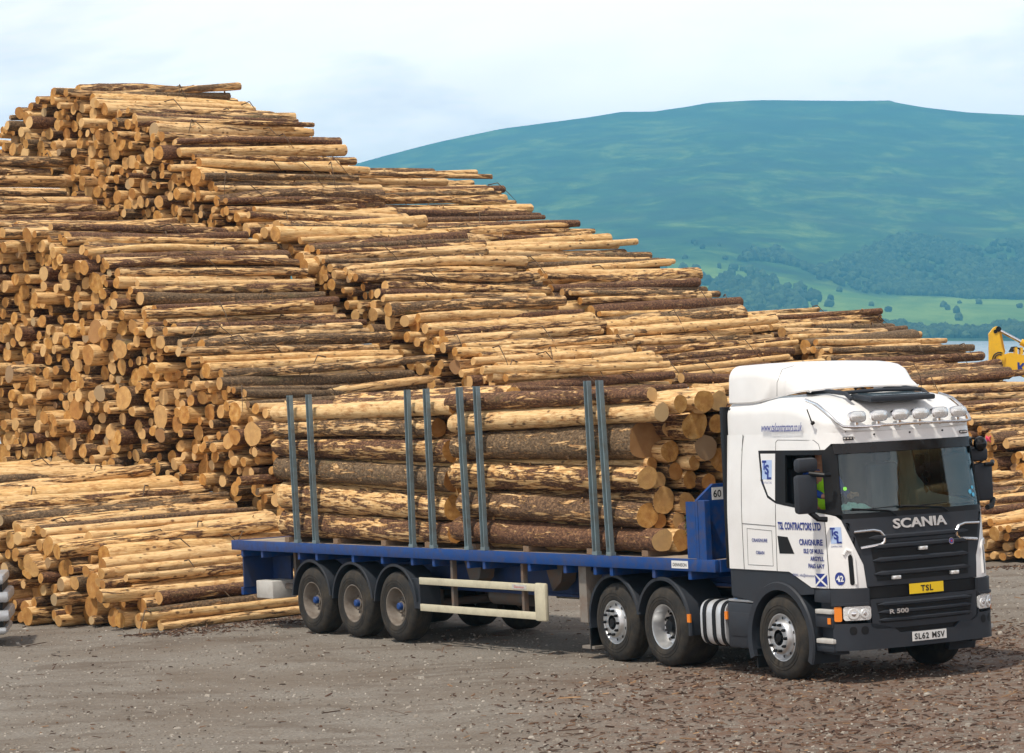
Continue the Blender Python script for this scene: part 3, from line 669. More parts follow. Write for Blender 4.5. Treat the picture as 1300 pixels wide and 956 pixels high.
def skin(name, polys, mat, parent, off=0., th=0., cuts=.09, mats=None, zc=.15):
    """curved sheet cut from the cab surface; polys in (p, z)"""
    bm = bmesh.new()
    for pg in polys:
        vs = [bm.verts.new((x, 0, y)) for x, y in pg]; bm.faces.new(vs)
    bmesh.ops.triangulate(bm, faces=bm.faces[:])
    xs = [v.co.x for v in bm.verts]; zs = [v.co.z for v in bm.verts]
    for c in np.arange(math.floor(min(xs)/cuts)*cuts, max(xs), cuts):
        bmesh.ops.bisect_plane(bm, geom=bm.verts[:]+bm.edges[:]+bm.faces[:], plane_co=(c,0,0), plane_no=(1,0,0), dist=1e-6)
    for c in np.arange(math.floor(min(zs)/zc)*zc, max(zs), zc):
        bmesh.ops.bisect_plane(bm, geom=bm.verts[:]+bm.edges[:]+bm.faces[:], plane_co=(0,0,c), plane_no=(0,0,1), dist=1e-6)
    bmesh.ops.remove_doubles(bm, verts=bm.verts, dist=1e-4)
    if th:
        src = bm.verts[:]; fcs = bm.faces[:]; bd = [e for e in bm.edges if len(e.link_faces) == 1]
        mp = {v: bm.verts.new(P3(v.co.x, v.co.z, off-th)) for v in src}
        for f in fcs: bm.faces.new([mp[v] for v in f.verts][::-1])
        for e in bd:
            a, c = e.verts; bm.faces.new([a, c, mp[c], mp[a]])
        for v in src: v.co = P3(v.co.x, v.co.z, off)
    else:
        for v in bm.verts: v.co = P3(v.co.x, v.co.z, off)
    bmesh.ops.remove_doubles(bm, verts=bm.verts, dist=1e-5)
    bmesh.ops.recalc_face_normals(bm, faces=bm.faces)
    for f in bm.faces: f.smooth = True
    for e in bm.edges:
        if len(e.link_faces) == 2 and e.calc_face_angle(0) > R(40): e.smooth = False
    me = bpy.data.meshes.new(name); bm.to_mesh(me); bm.free(); me.materials.append(mat); return link(name, me, parent)
def sym(pg): return [pg, [(-x, z) for x, z in pg][::-1]]
def rrect(x0, x1, z0, z1, r=.03, n=4):
    out = []
    for cx, cz, a in ((x1-r, z1-r, 0), (x0+r, z1-r, 90), (x0+r, z0+r, 180), (x1-r, z0+r, 270)):
        for k in range(n+1): t = R(a+90*k/n); out.append((cx+r*math.cos(t), cz+r*math.sin(t)))
    return out
# white shell: rear sides, doors, corner panels
low = [(3.49,1.36),(2.19,1.36),(2.10,1.33),(1.74,1.18),(.84,1.17),(.86,1.45),(.94,1.75),(1.08,1.95),(1.24,2.05),(1.34,2.07),(1.77,2.13),(2.42,2.2),(2.60,2.27),(2.73,2.46),(2.80,2.86),(3.49,2.86)]
skin('cab_side', sym(low), M['white'], TC, 0, .04)
top = [(3.49,2.86),(1.32,2.86),(1.22,2.93),(0,2.93),(-1.22,2.93),(-1.32,2.86),(-3.49,2.86),(-3.49,3.06),(3.49,3.06)]
skin('header_panel', [top], M['white'], TC, 0.0, .04)
# black window surrounds
fr = [(1.38,2.08),(1.13,2.06),(1.13,2.84),(1.24,2.915),(1.34,2.85),(1.38,2.855)]
topw = [(1.381,2.80),(1.381,2.857),(2.199,2.857),(2.199,2.80)]
rp = [(2.2,2.175),(2.2,2.857),(2.42,2.857),(2.42,2.205)]
bs = [(1.381,2.085),(1.381,2.125),(2.199,2.215),(2.199,2.178)]
q1 = [(2.421,2.205),(2.421,2.235),(2.57,2.30),(2.68,2.47),(2.745,2.82),(2.421,2.82),(2.421,2.857),(2.795,2.857),(2.725,2.46),(2.595,2.272)]
for s_ in (1, -1): skin('window_surround', [[(s_*a, z) for a, z in x] for x in (fr, topw, rp, bs, q1)], M['black'], TC, .003, .03)
skin('windscreen_surround', [[(1.129,2.83),(-1.129,2.83),(-1.21,2.925),(1.21,2.925)], [(1.129,2.0),(1.129,2.075),(-1.129,2.075),(-1.129,2.0)]], M['black'], TC, .003, .03)
skin('windscreen', [[(1.12,2.07),(1.12,2.835),(-1.12,2.835),(-1.12,2.07)]], M['glass'], TC, -.012, 0)
skin('side_window', [[(-x, z) for x, z in [(1.38,2.125),(1.38,2.80),(2.2,2.80),(2.2,2.215)]]], M['side_glass'], TC, -.012, 0)
skin('quarter_panel', sym([(2.425,2.235),(2.57,2.30),(2.68,2.47),(2.745,2.82),(2.425,2.82)]), M['white'], TC, .006, .012)
# sun visor strip, black, under the header
skin('sun_visor', [[(1.17,2.80),(1.2,2.915),(-1.2,2.915),(-1.17,2.80)]], M['gloss_black'], TC, .03, .02)
# panel gaps
def gap(pts, w=.0045):
    for s in (1, -1):
        b = MB(); b.tube([P3(s*p, z, .001) for p, z in pts], w, 4); b.build('panel_gap', M['seam'], TC)
def dens(pts, n=6):
    out = []
    for a, c in zip(pts, pts[1:]):
        out += [(a[0]+(c[0]-a[0])*k/n, a[1]+(c[1]-a[1])*k/n) for k in range(n)]
    return out + [pts[-1]]
gap(dens([(2.42,2.19),(2.44,1.36)])); gap(dens([(1.41,2.05),(1.42,1.17)])); gap(dens([(3.14,3.06),(3.17,2.6),(3.16,1.36)]))
gap(dens([(2.44,1.92),(3.16,1.94)])); gap(dens([(2.52,1.86),(3.06,1.88),(3.07,1.42),(2.52,1.42),(2.52,1.86)]), .003)
gap(dens([(2.42,2.86),(2.42,2.96),(2.38,2.99),(1.50,2.98),(1.42,2.93),(1.40,2.86)]), .003); gap(dens([(3.16,2.86),(3.12,3.05)]))
# upper cab and roof
b = MB(); rows = []
sts = [(-1.07,1.19,3.49),(-.6,1.19,3.50),(-.1,1.19,3.51),(.35,1.185,3.49),(.62,1.175,3.44),(.80,1.15,3.35),(.93,1.10,3.26),(1.03,1.03,3.165),(1.09,.95,3.09)]
for (u, w, h) in sts:
    w0 = None
    # lower edge meets the header panel at z = 3.06
    lo = P3(2.40 - u, 3.06) if u < .7 else P3({.80: 1.55, .93: 1.36, 1.03: 1.16, 1.09: .95}[u], 3.06)
    wl = -lo.y; ul = lo.x
    z0 = 3.06; r = min(.22, (h-z0)*.7)
    half = [(ul, wl, z0)]
    for k in range(7):
        t = R(90*k/6); q = smooth01(k/6)
        half.append((u*q + ul*(1-q), (w-r) + r*math.cos(t) + (wl-w)*(1-k/6)**2, (h-r*.9) - .0 + r*.9*math.sin(t)*1.0))
    half[1] = (ul, wl + (w-wl)*.5, max(z0+.02, h-r*.9))
    half += [(u, .55*w, h+.028), (u, .25*w, h+.036), (u, 0, h+.04)]
    full = half + [(a, -c, d) for a, c, d in half[-2::-1]]
    rows.append([b.bm.verts.new((a, -c, d)) for a, c, d in full])
# nose row tucked onto the header panel
n = len(rows[0]); nose = []
for k in range(n):
    p = 1.0 - 2.0*k/(n-1); a = P3(p*.98, 3.06); nose.append(b.bm.verts.new((a.x, a.y, 3.062)))
rows.append(nose)
for a, c in zip(rows, rows[1:]):
    for k in range(n-1): b._f([a[k], a[k+1], c[k+1], c[k]], True)
b._f(rows[0][::-1])
b.build('roof', M['white'], TC, smooth=True, angle=50)
# rear wall, floor and dark lining
b = MB(); b.box((-1.06,-1.17,1.0), (-1.02,1.17,3.40)); b.build('rear_wall', M['grey_plastic'], TC)
b = MB(); b.box((-1.0,-1.15,1.5), (.95,1.15,1.56)); b.box((-.98,-1.18,1.561), (-.35,1.18,1.95)); b.box((-1.0,-1.12,3.0), (.85,1.12,3.03)); b.box((-.95,-1.16,1.96), (-.90,1.16,2.99)); b.build('cab_lining', M['interior'], TC)
b = MB(); b.poly([(1.14,-1.0,1.6),(1.14,-1.0,2.04),(1.05,-1.0,2.105),(.75,-1.0,2.08),(.68,-1.0,1.9),(.72,-1.0,1.6)], d=(0,2.0,0)); b.build('dashboard', M['interior'], TC)
for v in (.62, -.62):
    b = MB(); b.box((-.25,-v-.25,1.56), (.28,-v+.25,2.0), .05); b.box((-.33,-v-.24,1.95), (-.18,-v+.24,2.62), .06); b.box((-.32,-v-.13,2.63), (-.20,-v+.13,2.82), .04); b.build('seat', M['seat'], TC, smooth=True)
b = MB(); b.lathe([(.20,-.012),(.224,0),(.20,.012),(.19,0)], (0,0,0), axis='x', n=28, close=True); b.tube([(0,-.19,0),(0,.19,0)], .018); SW = b.build('steering_wheel', M['black'], TC, smooth=True); SW.location = (.58,-.62,2.06); SW.rotation_euler = (0, R(-55), 0)
# deflector on the roof
b = MB(); rows = []
for i in range(9):
    q = i/8; u = -1.04 + q*1.32; zt = 3.935 - .34*q**2.6; w = 1.15 - .02*q - .28*smooth01((q-.45)/.55); zb = 3.47 + .13*smooth01((q-.35)/.65)
    r = .16*(1-q*.75)+.02; half = [(u, w+.015, zb)]
    if zt - r < zb + .01: r = max(.02, zt - zb - .015)
    for k in range(6):
        t = R(18*k); half.append((u, (w-r)+r*math.cos(t), (zt-r)+r*math.sin(t)))
    half += [(u, w*.45, zt+.018), (u, 0, zt+.025)]
    rows.append([b.bm.verts.new((a, -c, d)) for a, c, d in half + [(a, -c, d) for a, c, d in half[-2::-1]]])
for a, c in zip(rows, rows[1:]):
    for k in range(len(a)-1): b._f([a[k], a[k+1], c[k+1], c[k]], True)
inn = [[b.bm.verts.new(v.co*1.0 + Vector((0, -.02*(1 if v.co.y > 0 else -1)*min(1, abs(v.co.y)*5), -.02))) for v in r] for r in rows]
for a, c in zip(inn, inn[1:]):
    for k in range(len(a)-1): b._f([a[k], c[k], c[k+1], a[k+1]], True)
for rr, ii in ((rows[0], inn[0]), (rows[-1], inn[-1])):
    for k in range(len(rr)-1): b._f([rr[k], rr[k+1], ii[k+1], ii[k]])
for k in (0, -1):
    for i in range(8): b._f([rows[i][k], rows[i+1][k], inn[i+1][k], inn[i][k]])
DEF = b.build('roof_deflector', M['white'], TC, smooth=True, angle=45)
b = MB()
for s in (1, -1): b.tube([(-.02, -s*(1.135), 3.535), (-.02, -s*1.125, 3.70), (-.03, -s*1.03, 3.865), (-.03, -s*.85, 3.905)], .003, 4)
b.build('panel_gap', M['seam'], DEF)
# roof hatch
b = MB(); b.box((.28,-.50,3.50), (.72,.50,3.565), .02); HT = b.build('roof_hatch', M['grey_plastic'], TC, smooth=True)
HT.rotation_euler = (0, R(6), 0); HT.location = (-.02, 0, .005)
b = MB(); b.box((.34,-.42,3.566), (.66,.42,3.574)); b.build('hatch_glass', simple('hatch_glass', (.06,.09,.11), .1, dirt=0), HT)
b = MB()
for s in (1, -1): b.tube([(-.1,-s*.60,3.56),(.35,-s*.60,3.565),(.68,-s*.60,3.53),(.80,-s*.60,3.46)], .028, 8)
b.tube([(.66,-.60,3.54),(.68,0,3.555),(.66,.60,3.54)], .024, 8)
b.build('hatch_rail', M['grey_plastic'], TC, smooth=True)
# light bar and six lamps
b = MB()
pts = [(.45,-1.04,3.475),(.70,-1.05,3.415),(.90,-1.04,3.30),(1.04,-1.02,3.19),(1.12,-.98,3.135),(1.17,-.86,3.12),(1.20,-.45,3.125),(1.21,0,3.13)]
pts = pts + [(x, -y, z) for x, y, z in pts[-2::-1]]
b.tube(pts, .018, 10); LB = b.build('light_bar', M['chrome'], TC, smooth=True)
def sq(b):
    for w in b.bm.verts:
        r_ = math.hypot(w.co.y, w.co.z/.62)
        if r_ > .02 and w.co.z > -.1:
            a_ = math.atan2(w.co.z/.62, w.co.y); k_ = (abs(math.cos(a_))**3.4+abs(math.sin(a_))**3.4)**(-1/3.4); w.co.y *= k_*.98; w.co.z *= k_
for v in (.78,.47,.155,-.155,-.47,-.78):
    b = MB(); b.lathe([(.06,-.09),(.115,-.05),(.13,0),(.132,.02)], (0,0,0), axis='x', n=28); b.lathe([(.132,.02),(.118,.026)], (0,0,0), axis='x', n=28)
    for w in b.bm.verts: w.co.z *= .62
    b.box((-.03,-.018,-.17), (.0,.018,-.06))
    sq(b)
    L = b.build('roof_lamp', M['chrome'], TC, smooth=True); L.location = (1.17 - .06*v*v, -v, 3.245); L.scale = (1., .97, .86)
    b = MB(); b.lathe([(.121,.022),(.10,.035),(.05,.043),(.001,.045)], (0,0,0), axis='x', n=28)
    for w in b.bm.verts: w.co.z *= .62
    sq(b)
    b.build('lens', M['lens'], L, smooth=True)
    b = MB(); b.box((.036,-.10,-.006), (.047,.10,.004)); b.build('lens_bar', M['ltgrey'], L)
# marker lamps in the header
for s in (1, -1):
    b = MB(); c = P3(s*1.02, 2.985, .012); c2 = P3(s*.86, 2.985, .012)
    b.tube([c, c2], .022, 6); MK = b.build('marker_lamp', M['black'], TC)
    for k in range(4): 
        b = MB(); q = P3(s*(1.0-.045*k), 2.985, .03); b.box(q-Vector((.008,.012,.01)), q+Vector((.008,.012,.01))); b.build('led', M['lens'], MK)
for v in (.55, 0, -.55):
    b = MB(); b.tube([P3(v,3.02,0), P3(v,3.02,.012)], .012, 8); b.build('washer_jet', M['black'], TC)
b = MB(); c = P3(1.62,3.18); b.tube([(.80,-1.185,3.20),(.80,-1.215,3.18)], .022, 8); b.tube([(.80,-1.21,3.19),(.72,-1.22,3.36)], .008, 6); b.build('aerial', M['black'], TC)
# wipers
b = MB()
for p0, p1 in ((.35, .98), (-.45, .30)):
    b.tube([P3(p0,2.02,.02), P3(p0+.1,2.08,.03), P3(p1,2.13,.03)], .010, 6); b.tube([P3(p0+.0,2.13,.015), P3(p1,2.11,.015)], .007, 4)
b.build('wiper', M['black'], TC)
b = MB()
for p, z, r_ in ((-.97,2.20,.026),(-.97,2.29,.022),(-.90,2.24,.028)): b.tube([P3(p,z,-.010), P3(p,z,-.004)], r_, 14)
b.build('screen_sticker', simple('sky_blue_sticker', (.10,.45,.70), .5, dirt=0), TC)
b = MB(); b.tube([P3(1.05,2.38,-.010), P3(1.05,2.38,-.004)], .024, 12); b.build('screen_sticker', simple('green_sticker', (.25,.75,.10), .5, dirt=0), TC)
# dark lower front: grille, bumper
pan = [(0.845,1.18),(.87,1.45),(.945,1.75),(1.07,1.95),(1.16,2.01),(-1.16,2.01),(-1.07,1.95),(-.945,1.75),(-.87,1.45),(-.845,1.18)]
GP = skin('grille_panel', [pan], M['grey_plastic'], TC, .004, .03)
b = MB()
def band(z0, z1, p0, p1, off, dep, taper=.06, nseg=14):
    """horizontal moulded bar following the front"""
    P_ = [p0 + (p1-p0)*k/nseg for k in range(nseg+1)]; rows = []
    for p in P_:
        e = min(1, (min(abs(p-p0), abs(p-p1))+.002)/taper); zc = (z0+z1)/2; h = (z1-z0)/2*max(e,.15)
        rows.append([b.bm.verts.new(P3(p, zc+h*1.0, off)), b.bm.verts.new(P3(p, zc+h*.45, off+dep*e)), b.bm.verts.new(P3(p, zc-h*.45, off+dep*e*.9)), b.bm.verts.new(P3(p, zc-h, off))])
    for a, c in zip(rows, rows[1:]):
        for k in range(3): b._f([a[k], a[k+1], c[k+1], c[k]], True)
skin('grille_recess', [[(.70,1.24),(.76,1.70),(-.76,1.70),(-.70,1.24)]], M['black'], GP, .0065, 0)
for z in (1.655, 1.49, 1.325):
    b = MB(); band(z-.035, z+.035, .74, -.74, .008, .045); b.build('grille_bar', M['grey_plastic'], GP, smooth=True)
b = MB(); band(1.735, 1.80, .78, -.78, .006, .03); b.build('grille_bar', M['grey_plastic'], GP, smooth=True)
for s in (1, -1):     # chromed intakes either side of the maker's name
    skin('intake', [[(s*.98,1.84),(s*.70,1.85),(s*.62,1.83),(s*.565,1.77),(s*.575,1.71),(s*.61,1.69),(s*.91,1.66)]], M['black'], GP, .010, 0)
    b = MB(); b.tube([P3(s*p, z, .016) for p, z in dens([(.98,1.85),(.70,1.86),(.61,1.84),(.55,1.77),(.56,1.71),(.60,1.68),(.90,1.65)], 5)], .019, 8); b.build('chrome_trim', M['chrome'], GP, smooth=True)
letter('maker_name', 'SCANIA', .16, M['badge'], GP, lambda x, y, z: P3(.41-x, 1.865+y, .012+z), width=.82, weight=.004, extrude=.008)
b = MB(); b.tube([P3(-.42,1.655,.03), P3(-.42,1.655,.058)], .042, 20); GB = b.build('round_badge', M['chrome'], GP, smooth=True)
b = MB(); b.tube([P3(-.42,1.655,.057), P3(-.42,1.655,.061)], .033, 20); b.build('badge_centre', simple('badge_blue', (.03,.05,.25), .3, dirt=0), GB)
b = MB(); b.tube([P3(-.42,1.655,.060), P3(-.42,1.655,.063)], .014, 12); b.build('badge_mark', M['red'], GB)
for p, z in ((.02,1.60),(.45,1.27),(-.44,1.27)):
    b = MB(); c = P3(p, z, .03); b.box(c-Vector((.02,.06,.022)), c+Vector((.03,.06,.022)), .006); b.build('grille_lamp', M['lens'], GP, smooth=True)
# lower grille and bumper
skin('plate_shelf', [[(.86,1.03),(.86,1.172),(-.86,1.172),(-.86,1.03)]], M['black'], TC, -.01, .03)
lg = skin('lower_grille', [[(.80,.70),(.82,1.025),(-.82,1.025),(-.80,.70),(-.70,.66),(.70,.66)]], M['grey_plastic'], TC, .02, .03)
skin('grille_recess', [[(.68,.73),(.74,.98),(-.74,.98),(-.68,.73)]], M['black'], lg, .0225, 0)
for z in (.955, .86, .765):
    b = MB(); band(z-.028, z+.028, .72, -.72, .024, .035); b.build('grille_bar', M['grey_plastic'], lg, smooth=True)
letter('model_lettering', 'R 500', .075, M['alu'], lg, lambda x, y, z: P3(.58-x, .84+y, .064+z), width=.27, weight=.002, extrude=.003)
bump_up = [(.83,1.165),(.83,.99),(1.38,.99),(1.40,1.0),(1.42,1.165)]
BU = skin('bumper', sym(bump_up) + sym([(.83,.70),(.83,.745),(1.38,.745),(1.38,.45),(1.36,.42),(.40,.42),(.001,.42),(.001,.60),(.42,.60),(.5,.66),(.72,.66)]) + sym([(.831,.746),(.831,.989),(.84,.989),(.84,.746)]), M['grey_plastic'], TC, .03, .05)
skin('mesh_panel', [[(.49,.66),(.42,.602),(-.42,.602),(-.49,.66)]], M['black'], BU, .0, .01)
for s in (1, -1):
    HLp = skin('headlight', [[(s*x, z) for x, z in rrect(.82,1.22,.785,.955,.04)]], M['lens'], TC, .034, .02)
    for p, r_ in ((.91,.062),(1.07,.075)):
        b = MB(); c = P3(s*p, .865, .036); nn = (P3(s*p,.865,.1)-P3(s*p,.865,0)).normalized()
        b.tube([c, c+nn*.012], [r_, r_*.85], 20); b.build('reflector', M['lens'], HLp, smooth=True)
        b = MB(); b.tube([c+nn*.012, c+nn*.018], [r_*.42, r_*.3], 14); b.build('bulb', M['chrome'], HLp, smooth=True)
    skin('indicator', [[(s*x, z) for x, z in rrect(1.24,1.35,.775,.955,.02)]], M['orange'], TC, .036, .03)
    skin('lamp_step', [[(s*x, z) for x, z in rrect(.845,1.38,.966,.995,.01)]], M['grey_plastic'], TC, .05, .05)
    for xx in (.86, 1.03): skin('fog_lamp_blank', [[(s*(x+xx-.86), z) for x, z in rrect(.86,.97,.61,.71,.045)]], M['black'], BU, .033, 0)
    # vertical slot vent in the corner panel
    CPn = skin('corner_vent', [[(s*x, z) for x, z in rrect(1.03,1.10,1.21,1.58,.034)]], M['black'], TC, .004, 0)
    b = MB(); b.tube([P3(s*p, z, .006) for p, z in dens([(1.005,1.22),(1.005,1.53),(1.04,1.62),(1.11,1.64),(1.16,1.58)], 4)], .018, 8); b.build('vent_lip', M['white'], CPn, smooth=True)
# number plates
def plate(name, p0, z0, w, h, mat, txt, off, tw, ts):
    PL = skin(name, [[(p0+w/2,z0-h/2),(p0+w/2,z0+h/2),(p0-w/2,z0+h/2),(p0-w/2,z0-h/2)]], mat, TC, off, .006)
    letter('lettering', txt, ts, M['blk_ink'], PL, lambda x, y, z: P3(p0+tw/2-x, z0-ts*.36+y, off+.003), width=tw, weight=.003, spacing=1.15); return PL
plate('number_plate', 0, .535, .52, .115, M['plate_white'], 'SL62 MSV', .048, .46, .10)
plate('name_plate', 0, 1.115, .52, .125, M['plate_yellow'], 'TSL', .03, .19, .10)
# lower body behind the wheel, wheel arch, steps
for s in (1, -1):
    b = MB()
    arch = [(-1.07,1.36),(.23,1.36),(.33,1.33),(.68,1.18),(.72,1.165),(.72,1.10)]
    inner = [(.70*math.cos(R(a))*1.0, .53 + .70*math.sin(R(a))*.99) for a in (52,64,78,90,102,116,130,143)]
    pg = [(u, -s*1.235, z) for u, z in arch + inner] + [(-.72,-s*1.235,.97),(-1.07,-s*1.235,1.02)]
    b.poly(pg, d=(0, s*.05, 0)); b.build('lower_body', M['grey_plastic'], TC)
    b = MB(); b.lathe([(r_, h*s) for r_, h in [(.615,-.02),(.70,-.025),(.715,0),(.70,.03),(.70,.40),(.625,.40),(.61,.02)]], (0,-s*1.25,.50), n=26, a0=-22, a1=202, close=True)
    for w in b.bm.verts:
        if w.co.z > .5: w.co.z = .5 + (w.co.z-.5)*1.02
    b.build('wheel_arch', M['grey_plastic'], TC, smooth=True)
    b = MB(); bx(b, -.60,-.57, s*.85, s*1.22, .12, .36); b.build('mud_flap', M['black'], TC)
    b = MB(); bx(b, .70,1.0, s*.95, s*1.12, .36, 1.16); bx(b, .70,1.06, s*.96, s*1.225, .70,.86,.01); bx(b, .70, 1.06, s*.96, s*1.225, .40,.50,.01); bx(b, .70,1.03, s*.96, s*1.225, 1.00, 1.165, .01)
    ST = b.build('step_box', M['grey_plastic'], TC, smooth=True)
    for z in (.505, .865): b = MB(); bx(b, .73,1.07, s*.99, s*1.245, z, z+.055, .008); b.build('step_plate', M['ltgrey'], ST, smooth=True)
    b = MB(); bx(b, .98,1.04, s*1.236, s*1.246, .745,.82); b.build('side_marker', M['orange'], ST)
# mirrors
for s in (1, -1):
    k_ = 0 if s > 0 else -.22
    b = MB(); b.box((.90, -s*(1.32+k_), 2.10), (1.02, -s*(1.62+k_), 2.575), .045); MR = b.build('mirror', M['grey_plastic'], TC, smooth=True)
    b = MB(); b.box((.86, -s*(1.28+k_), 2.60), (1.00, -s*(1.58+k_), 2.775), .05); b.build('wide_mirror', M['grey_plastic'], MR, smooth=True)
    b = MB(); b.tube([(1.10,-s*1.20,2.56),(1.12,-s*1.30,2.56),(.98,-s*1.42,2.585)], [.026,.028,.03], 8); b.build('mirror_arm', M['black'], MR, smooth=True)
    b = MB(); b.tube([(.96,-s*1.42,2.12),(1.02,-s*1.34,2.03),(1.06,-s*1.24,2.02)], .035, 8); b.build('mirror_arm', M['black'], MR, smooth=True)
    b = MB(); b.box((.894,-s*(1.35+k_),2.14), (.899,-s*(1.59+k_),2.54)); b.build('mirror_glass', M['chrome'], MR)
# kerb mirror over the far side of the screen
b = MB(); b.lathe([(.001,.055),(.06,.045),(.09,.015),(.095,-.02),(.09,-.035)], (1.06, 1.18, 2.82), axis='x', n=18); b.tube([(.98,1.12,2.90),(1.05,1.17,2.86)], .02, 6); b.build('kerb_mirror', M['gloss_black'], TC, smooth=True)
# side collar behind the cab
for s in (1, -1):
    b = MB(); bx(b, -1.16,-1.075, s*1.12, s*1.24, 1.36, 3.42, .01); b.build('side_collar', M['black'], TC, smooth=True)
    b = MB(); bx(b, -1.07,-.62, s*.90, s*1.22, .98,1.355); b.build('lower_side_panel', M['grey_plastic'], TC)
# chassis, tanks
b = MB()
for s in (1, -1): bx(b, -4.9, 1.1, s*.36, s*.44, .72, 1.0)
for u in (-4.8,-3.3,-2.0,-1.3): bx(b, u-.05,u+.05,-.36,.36,.78,.94)
bx(b, -.9,1.0,-.5,.5,.62,1.45); b.build('chassis', M['black'], TC)
b = MB(); bx(b, -1.22,-.60, .72,1.225, .34,.93,.04); BB = b.build('battery_box', M['grey_plastic'], TC, smooth=True)
b = MB(); bx(b, -1.21,-.61, .74,1.20, .932,.965,.006); b.build('walk_plate', M['alu'], BB)
b = MB(); bx(b, -1.13,-.70, 1.226,1.236, .50,.80,.004); b.build('box_lid', M['grey_plastic'], BB, smooth=True)
b = MB(); bx(b, -1.26,-1.20, 1.20,1.236, .70,.80); b.build('side_marker', M['orange'], BB)
b = MB(); b.poly([(-1.84,-.915+.31*(abs(math.cos(R(a)))**.5)*(1 if math.cos(R(a))>0 else -1),.63+.30*(abs(math.sin(R(a)))**.5)*(1 if math.sin(R(a))>0 else -1)) for a in range(0,360,9)], d=(.58,0,0)); FT = b.build('fuel_tank', M['tank'], TC, smooth=True, angle=50)
for u in (-1.74,-1.52,-1.32):
    b = MB(); b.poly([(u-.035,-.915+.322*(abs(math.cos(R(a)))**.5)*(1 if math.cos(R(a))>0 else -1),.63+.312*(abs(math.sin(R(a)))**.5)*(1 if math.sin(R(a))>0 else -1)) for a in range(0,360,9)], d=(.07,0,0))
    b.build('tank_strap', M['black'], FT, smooth=True)
b = MB(); bx(b, -1.9,-.62,-.74,-1.22,.34,.94,.05); b.build('fuel_tank', M['tank'], TC, smooth=True)
b = MB(); b.tube([(-1.3,-1.0,.97),(-1.22,-1.08,1.0),(-1.12,-1.10,.97)], .03, 8); b.build('tank_cap', M['hose'], TC, smooth=True)
b = MB()
for k, v in enumerate((.25,.1,-.1)):
    b.tube([(-1.10,-v,2.0),(-1.3,-v,1.5),(-1.5,-v*.8,1.25),(-1.7,-v*.8,1.7),(-1.75,-v,1.8)], .018, 6)
b.build('air_line', M['hose'], TC, smooth=True)
b = MB(); b.lathe([(.12,0),(.50,0),(.50,.05),(.12,.05)], (-2.29,0,1.0), axis='z', n=30, close=True); b.box((-2.7,-.5,.96),(-1.9,.5,.995)); b.build('fifth_wheel', M['black'], TC)
# wheels
for s in (1, -1):
    wheel(TC, 0, s, .533, .31, 'steer'); wheel(TC, -2.69, s, .533, .60, 'drive'); wheel(TC, -3.92, s, .533, .31, 'steer')
    for u, fl in ((-2.69, 0), (-3.92, 1)):
        b = MB(); b.lathe([(r_, h*s) for r_, h in [(.615,-.01),(.655,-.012),(.665,.015),(.64,.03),(.64,.60),(.62,.60)]], (u,-s*1.25,.535), n=26, a0=(-8 if u > -3 else 12), a1=(168 if u > -3 else 190), close=True)
        FD = b.build('mudguard', M['grey_plastic'], TC, smooth=True)
    b = MB(); bx(b, -4.60,-4.57, s*.65, s*1.24, .12,.50); b.build('mud_flap', M['black'], TC)
    b = MB(); bx(b, -2.10,-2.03, s*1.24, s*1.262, .62,.73); b.build('side_marker', M['orange'], TC)
for u in (0,-2.69,-3.92):
    b = MB(); b.tube([(u,-1.0,.533),(u,1.0,.533)], .07, 12)
    if u == -2.69: b.lathe([(.001,-.2),(.18,-.12),(.2,0),(.18,.12),(.001,.2)], (u,0,.53), n=16)
    b.build('axle', M['black'], TC)
# ---- cab lettering and marks
def side_txt(name, s, size, pr, z, **k):
    width = k.pop('width'); mat = k.pop('mat', M['ink'])
    for sd in (1,):
        letter(name, s, size, mat, TC, lambda x, y, zz: P3(pr-x, z+y, .0055), width=width, **k)
M_ = 0
side_txt('lettering', 'TSL CONTRACTORS LTD', .125, 2.38, 1.885, width=.90, weight=.0045)
side_txt('lettering', 'CRAIGNURE', .10, 1.93, 1.70, width=.46, weight=.003)
side_txt('lettering', 'ISLE OF MULL', .075, 1.85, 1.60, width=.38, weight=.002)
side_txt('lettering', 'ARGYLL', .075, 1.72, 1.51, width=.25, weight=.002)
side_txt('lettering', 'PA65 6AY', .075, 1.77, 1.42, width=.30, weight=.002)
side_txt('lettering', 'EMAIL: info@tslcontractors.co.uk', .05, 2.10, 1.31, width=.62)
side_txt('lettering', 'CRAIGNURE', .06, 2.96, 1.715, width=.34, weight=.001)
side_txt('lettering', 'OBAN', .06, 2.88, 1.56, width=.18, weight=.001)
me = text_mesh('www.tslcontractors.co.uk', .155, weight=.002, shear=.25, width=.98)
for v in me.vertices: v.co = P3(2.68 - v.co.x, 3.0, .016) + Vector((0, .05*(v.co.y+.02)/.1*.25, 0)) + Vector((0, 0, v.co.y + .095)) + Vector((0, -.022, 0))
me.materials.append(M['ink']); link('lettering', me, TC)
def mark_TSL(pR, zb, k, off=.008):
    """dotted pale square with staggered T S L and the word below"""
    skin('emblem_ground', [[(pR, zb), (pR, zb+.30*k), (pR-.26*k, zb+.30*k), (pR-.26*k, zb)]], M['paleink'], TC, off, 0)
    for ch, x, y, sz in (('T', .0, .155, .19), ('S', .075, .085, .20), ('L', .135, .01, .18)):
        letter('emblem_letter', ch, sz*k, M['ink'], TC, lambda X, Y, Z, x=x, y=y: P3(pR-(x*k+X), zb+y*k+Y, off+.003), weight=.008*k, width=.115*k)
    letter('emblem_word', 'CONTRACTORS', .05*k, M['ink'], TC, lambda X, Y, Z: P3(pR+.01-X, zb-.07*k+Y, off-.002), width=.27*k)
mark_TSL(2.70, 2.50, .80); mark_TSL(1.34, 1.72, .66, .004)
